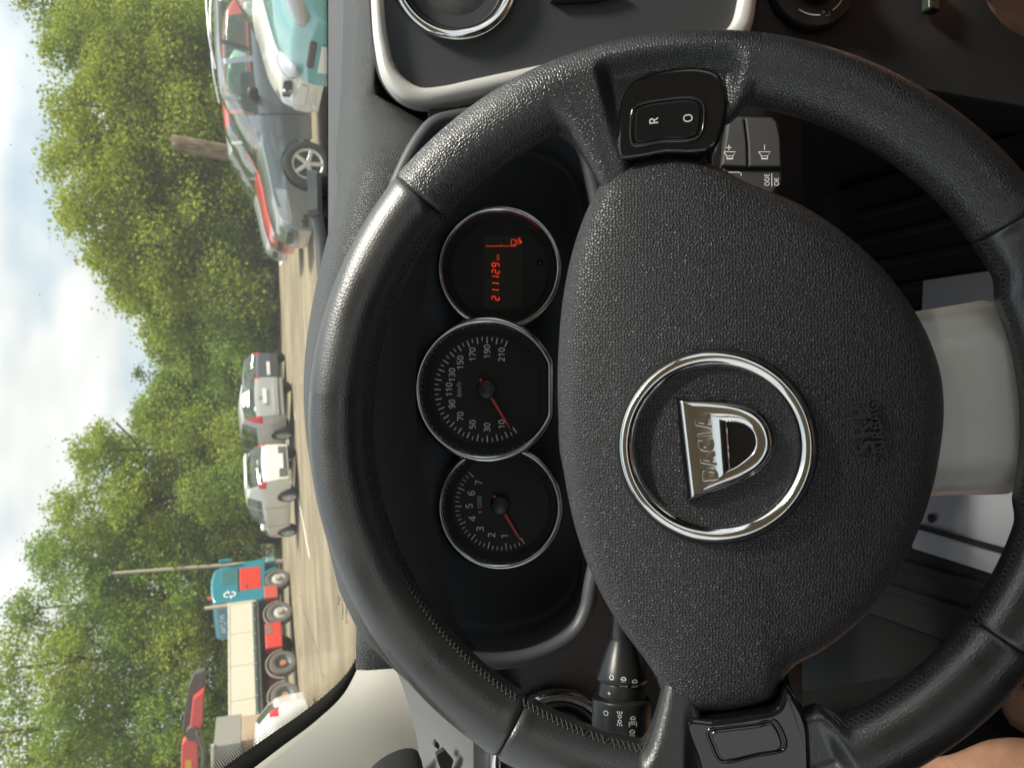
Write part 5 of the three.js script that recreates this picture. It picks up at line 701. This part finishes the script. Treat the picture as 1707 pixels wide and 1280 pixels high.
{ // remote control pod on the right of the column
  const d = 0.375, t = thing('audio_remote', 'dark column remote with volume keys behind the steering wheel', 'remote', pd(1258, 250, d)); const P = t.position.clone(), at = g => { g.translate(-P.x, -P.y, -P.z); return g; };
  const n = V(0.05, 0.50, 0.86).normalize(), q = (x, y, h = 0) => pplane(x, y, P.clone().addScaledVector(n, h), n), qx = V(1, 0, 0).addScaledVector(n, -n.x).normalize(), qy = n.clone().cross(qx);
  const slab = (pts, h, dep, bev, m, name) => { const w = pts.map(p => { const v = q(p[0], p[1]).sub(P); return new THREE.Vector2(v.dot(qx), v.dot(qy)); }); const g = extrude(THREE.ShapeUtils.isClockWise(w) ? w.reverse() : w, dep, bev, 3); g.translate(0, 0, h - dep - bev); g.applyMatrix4(new THREE.Matrix4().makeBasis(qx, qy, n)); return mesh(name, g, m, t); };
  const key = M([0.030, 0.029, 0.028], 0.55, { bumpMap: withRepeat(fineGrain, 1 / 0.012), bumpScale: 0.00004 });
  slab([[1205, 278], [1212, 200], [1220, 190], [1290, 192], [1302, 206], [1307, 300], [1290, 322], [1200, 330]], -0.002, 0.03, 0.002, M([0.022, 0.021, 0.020], 0.6), 'housing');
  slab([[1203, 277], [1214, 203], [1219, 198], [1240, 197], [1245, 240], [1246, 279]], 0.0012, 0.006, 0.0012, key, 'volume_up_key'); slab([[1248, 279], [1247, 240], [1242, 197], [1286, 199], [1295, 204], [1301, 230], [1303, 279]], 0.0012, 0.006, 0.0012, key, 'volume_down_key');
  const spk = (x, y) => [[[x - 6, y + 4], [x + 5, y + 4]].map(p => p), [[x - 11, y - 7], [x + 9, y - 7], [x + 4, y], [x - 6, y], [x - 11, y - 7]], [[x - 6, y], [x - 6, y + 5], [x + 4, y + 5], [x + 4, y]]];
  const L = [...spk(1218, 260), [[1211, 246], [1220, 246]], [[1215.5, 241.5], [1215.5, 250.5]], ...spk(1276, 260), [[1275, 241], [1275, 250]]];
  mesh('symbol_print', at(ink(L, 1.1, (x, y) => q(x, y, 0.0015))), printM, t); mesh('symbol_print', at(ink([[[1215, 287], [1232, 287], [1236, 289], [1236, 293]], [[1287, 289], [1287, 311]]], 1.1, (x, y) => q(x, y, -0.0018))), printM, t);
  for (const [s, x, y] of [['ODE', 1279, 300], ['OK', 1295, 303]]) { const g = text(s, 0.0027, 0.0002), c = q(x, y, -0.0018); g.applyMatrix4(new THREE.Matrix4().makeBasis(qx, qy, n).setPosition(c)); mesh('letters', at(g), printM, t); }
}
// ---------------------------------------------------------------- footwell, sheet of paper, driver's legs
{
  const fl = EYE - 0.905, hit = (x, y, h = 0) => pplane(x, y, V(0, fl + h, 0), V(0, 1, 0));
  const c = hit(1600, 760), mt = thing('floor_mat', 'black ribbed rubber mat on the footwell floor', 'mat', V(c.x, fl, c.z)), at = g => { g.translate(-mt.position.x, -mt.position.y, -mt.position.z); return g; };
  const matM = M([0.013, 0.013, 0.013], 0.85); mesh('base', at(place(box(0.66, 0.006, 0.62, 0.002), -0.02, fl + 0.002, -0.72)), matM, mt);
  for (let k = 0; k < 15; k++) mesh('rib', at(place(box(0.012, 0.007, 0.50, 0.003), -0.30 + k * 0.04, fl + 0.0075, -0.70)), matM, mt);
  const A = hit(1506, 465, 0.013), B = hit(1700, 440, 0.013), C = hit(1700, 958, 0.013), D = hit(1532, 908, 0.013);
  const sh = thing('paper_sheet', 'pale grey sheet with black stripe lying on the footwell mat', 'paper', V(A.x, fl + 0.013, A.z)), ps = [hit(1540, 468, 0.013), hit(1760, 436, 0.013), hit(1790, 1000, 0.013), hit(1522, 914, 0.013)];
  const rows = []; for (let i = 0; i <= 10; i++) { const row = []; for (let j = 0; j <= 10; j++) { const p = ps[0].clone().lerp(ps[1], i / 10).lerp(ps[3].clone().lerp(ps[2], i / 10), j / 10); p.y += 0.0015 * Math.sin(i * 0.5 + j * 0.3); row.push(p.sub(sh.position)); } rows.push(row); }
  mesh('sheet', grid(rows), M([0.40, 0.41, 0.45], 0.85), sh);
  const st = [hit(1532, 878, 0.017), hit(1700, 925, 0.017), hit(1790, 952, 0.017)]; mesh('black_stripe', ink([st.map(p => [p.x, p.z])], 0.008, (x, z) => V(x, fl + 0.0165, z).sub(sh.position)), matBlack, sh);
  const o = hit(1553, 864, 0.017).sub(sh.position); mesh('black_dot', place(new THREE.CylinderGeometry(0.0062, 0.0062, 0.001, 20), o.x, o.y, o.z), matBlack, sh);
}
{ // bare legs either side of the wheel: one continuous skin over thighs, knees, shins and feet
  const leg = (m, kx, ky, kd, sd) => [[V(m * 0.17, -0.70, -0.12), 0.088, V(m * kx, ky, kd), 0.062], [V(m * kx, ky, kd), 0.062, V(m * kx, -0.70, kd + sd), 0.056], [V(m * kx, -0.70, kd + sd), 0.056, V(m * (kx - 0.01), -0.865, kd + sd * 1.6), 0.036], [V(m * (kx - 0.01), -0.868, kd + sd * 1.5), 0.036, V(m * (kx - 0.02), -0.875, kd + sd * 1.5 + 0.13), 0.027]];
  const J = [...leg(-1, 0.405, -0.505, 0.53, 0.0), ...leg(1, 0.378, -0.52, 0.42, 0.07), [V(-0.15, -0.72, -0.14), 0.10, V(0.15, -0.72, -0.14), 0.10]].map(([a, r, b, s]) => [V(a.x, a.y, -a.z), r, V(b.x, b.y, -b.z), s]);
  const N = 120, half = 0.62, c = V(0.0, -0.55, -0.40), mc = new MarchingCubes(N, new THREE.MeshBasicMaterial(), false, false, 400000); mc.isolation = 0; const p = V(0, 0, 0), ab = V(0, 0, 0), ap = V(0, 0, 0);
  for (let k = 0; k < N; k++) for (let j = 0; j < N; j++) for (let i = 0; i < N; i++) { p.set((i - N / 2) / (N / 2) * half + c.x, (j - N / 2) / (N / 2) * half + c.y, (k - N / 2) / (N / 2) * half + c.z); let d = 1; for (const [a, r, b, s] of J) { ab.subVectors(b, a); ap.subVectors(p, a); const t = Math.max(0, Math.min(1, ap.dot(ab) / ab.lengthSq())); const e = ap.addScaledVector(ab, -t).length() - lerp(r, s, t); const h = Math.max(0, Math.min(1, 0.5 + 0.5 * (d - e) / 0.03)); d = lerp(d, e, h) - 0.03 * h * (1 - h); } mc.field[k * N * N + j * N + i] = -d; }
  mc.update(); const g = new THREE.BufferGeometry(), n = mc.count; g.setAttribute('position', new THREE.BufferAttribute(mc.positionArray.slice(0, n * 3), 3)); g.deleteAttribute('normal'); g.scale(half, half, half); g.translate(c.x, c.y, c.z); const w = mergeVertices(g, 1e-5); w.computeVertexNormals(); const pos = w.attributes.position, uv = new Float32Array(pos.count * 2); for (let i = 0; i < pos.count; i++) { uv[i * 2] = pos.getX(i) * 2 + pos.getY(i); uv[i * 2 + 1] = pos.getZ(i) * 2 - pos.getY(i); } w.setAttribute('uv', new THREE.BufferAttribute(uv, 2));
  const skinTex = tex(512, 512, (u, v) => { const a = fbm(u * 10, v * 10, 1, 5), b = fbm(u * 50, v * 50, 6, 3), k = 0.86 + 0.22 * (a - 0.47) + 0.14 * (b - 0.47); return [0.84 * k, 0.635 * k, 0.52 * k]; }, true);
  const t = thing('person', 'seated driver in dark shorts with bare hairy legs either side of the steering wheel', 'person', V(0, EYE - 0.905, 0)); const at = q => { q.translate(0, 0.905, 0); return q; };
  mesh('body', at(w), M(0xffffff, 0.55, { map: skinTex, sheen: 0.2, bumpMap: skinTex, bumpScale: 0.0006 }), t);
  // short hairs along the thighs
  const r = rng(77), hs = []; for (const [a, ra, b, rb] of [J[0], J[4]]) { const ax = b.clone().sub(a), L = ax.length(); ax.normalize(); const u = V(0, 1, 0).addScaledVector(ax, -ax.y).normalize(), v = ax.clone().cross(u); for (let k = 0; k < 420; k++) { const s = 0.45 + 0.6 * r(), an = (r() - 0.5) * 4.4, rr2 = lerp(ra, rb, Math.min(1, s)) * 1.0; const nrm = u.clone().multiplyScalar(Math.cos(an)).addScaledVector(v, Math.sin(an)); const q0 = a.clone().addScaledVector(ax, L * Math.min(1, s)).addScaledVector(nrm, rr2 - 0.001); const dir = nrm.clone().multiplyScalar(0.5).addScaledVector(ax, 0.5 + 0.5 * r()).addScaledVector(v, r() - 0.5).normalize(); hs.push(tube([q0, q0.clone().addScaledVector(dir, 0.006), q0.clone().addScaledVector(dir, 0.010 + 0.006 * r()).add(V(0, -0.002, 0))], 0.00012, 3, 3)); } }
  mark(mesh('leg_hair', at(join(hs)), M([0.20, 0.11, 0.06], 0.6), t), null, null, null, 'stuff');
  mesh('shorts', at(join([J[0], J[4]].map(([a, ra, b, rb]) => { const ax = b.clone().sub(a).normalize(), u = V(0, 1, 0).addScaledVector(ax, -ax.y).normalize(), v = ax.clone().cross(u), L = b.distanceTo(a); return grid([-0.25, -0.05, 0.15, 0.32, 0.42].map(s => Array.from({ length: 25 }, (_, j) => { const an = j / 24 * 6.2832, q = lerp(ra, rb, Math.max(0, s)) + 0.016 + 0.004 * Math.sin(j * 2.1 + s * 9); return a.clone().addScaledVector(ax, L * s).addScaledVector(u, q * Math.cos(an)).addScaledVector(v, q * Math.sin(an)); })), { closeU: true }); }))), M([0.03, 0.035, 0.05], 0.9), t);
}
renderer.render(scene, camera);
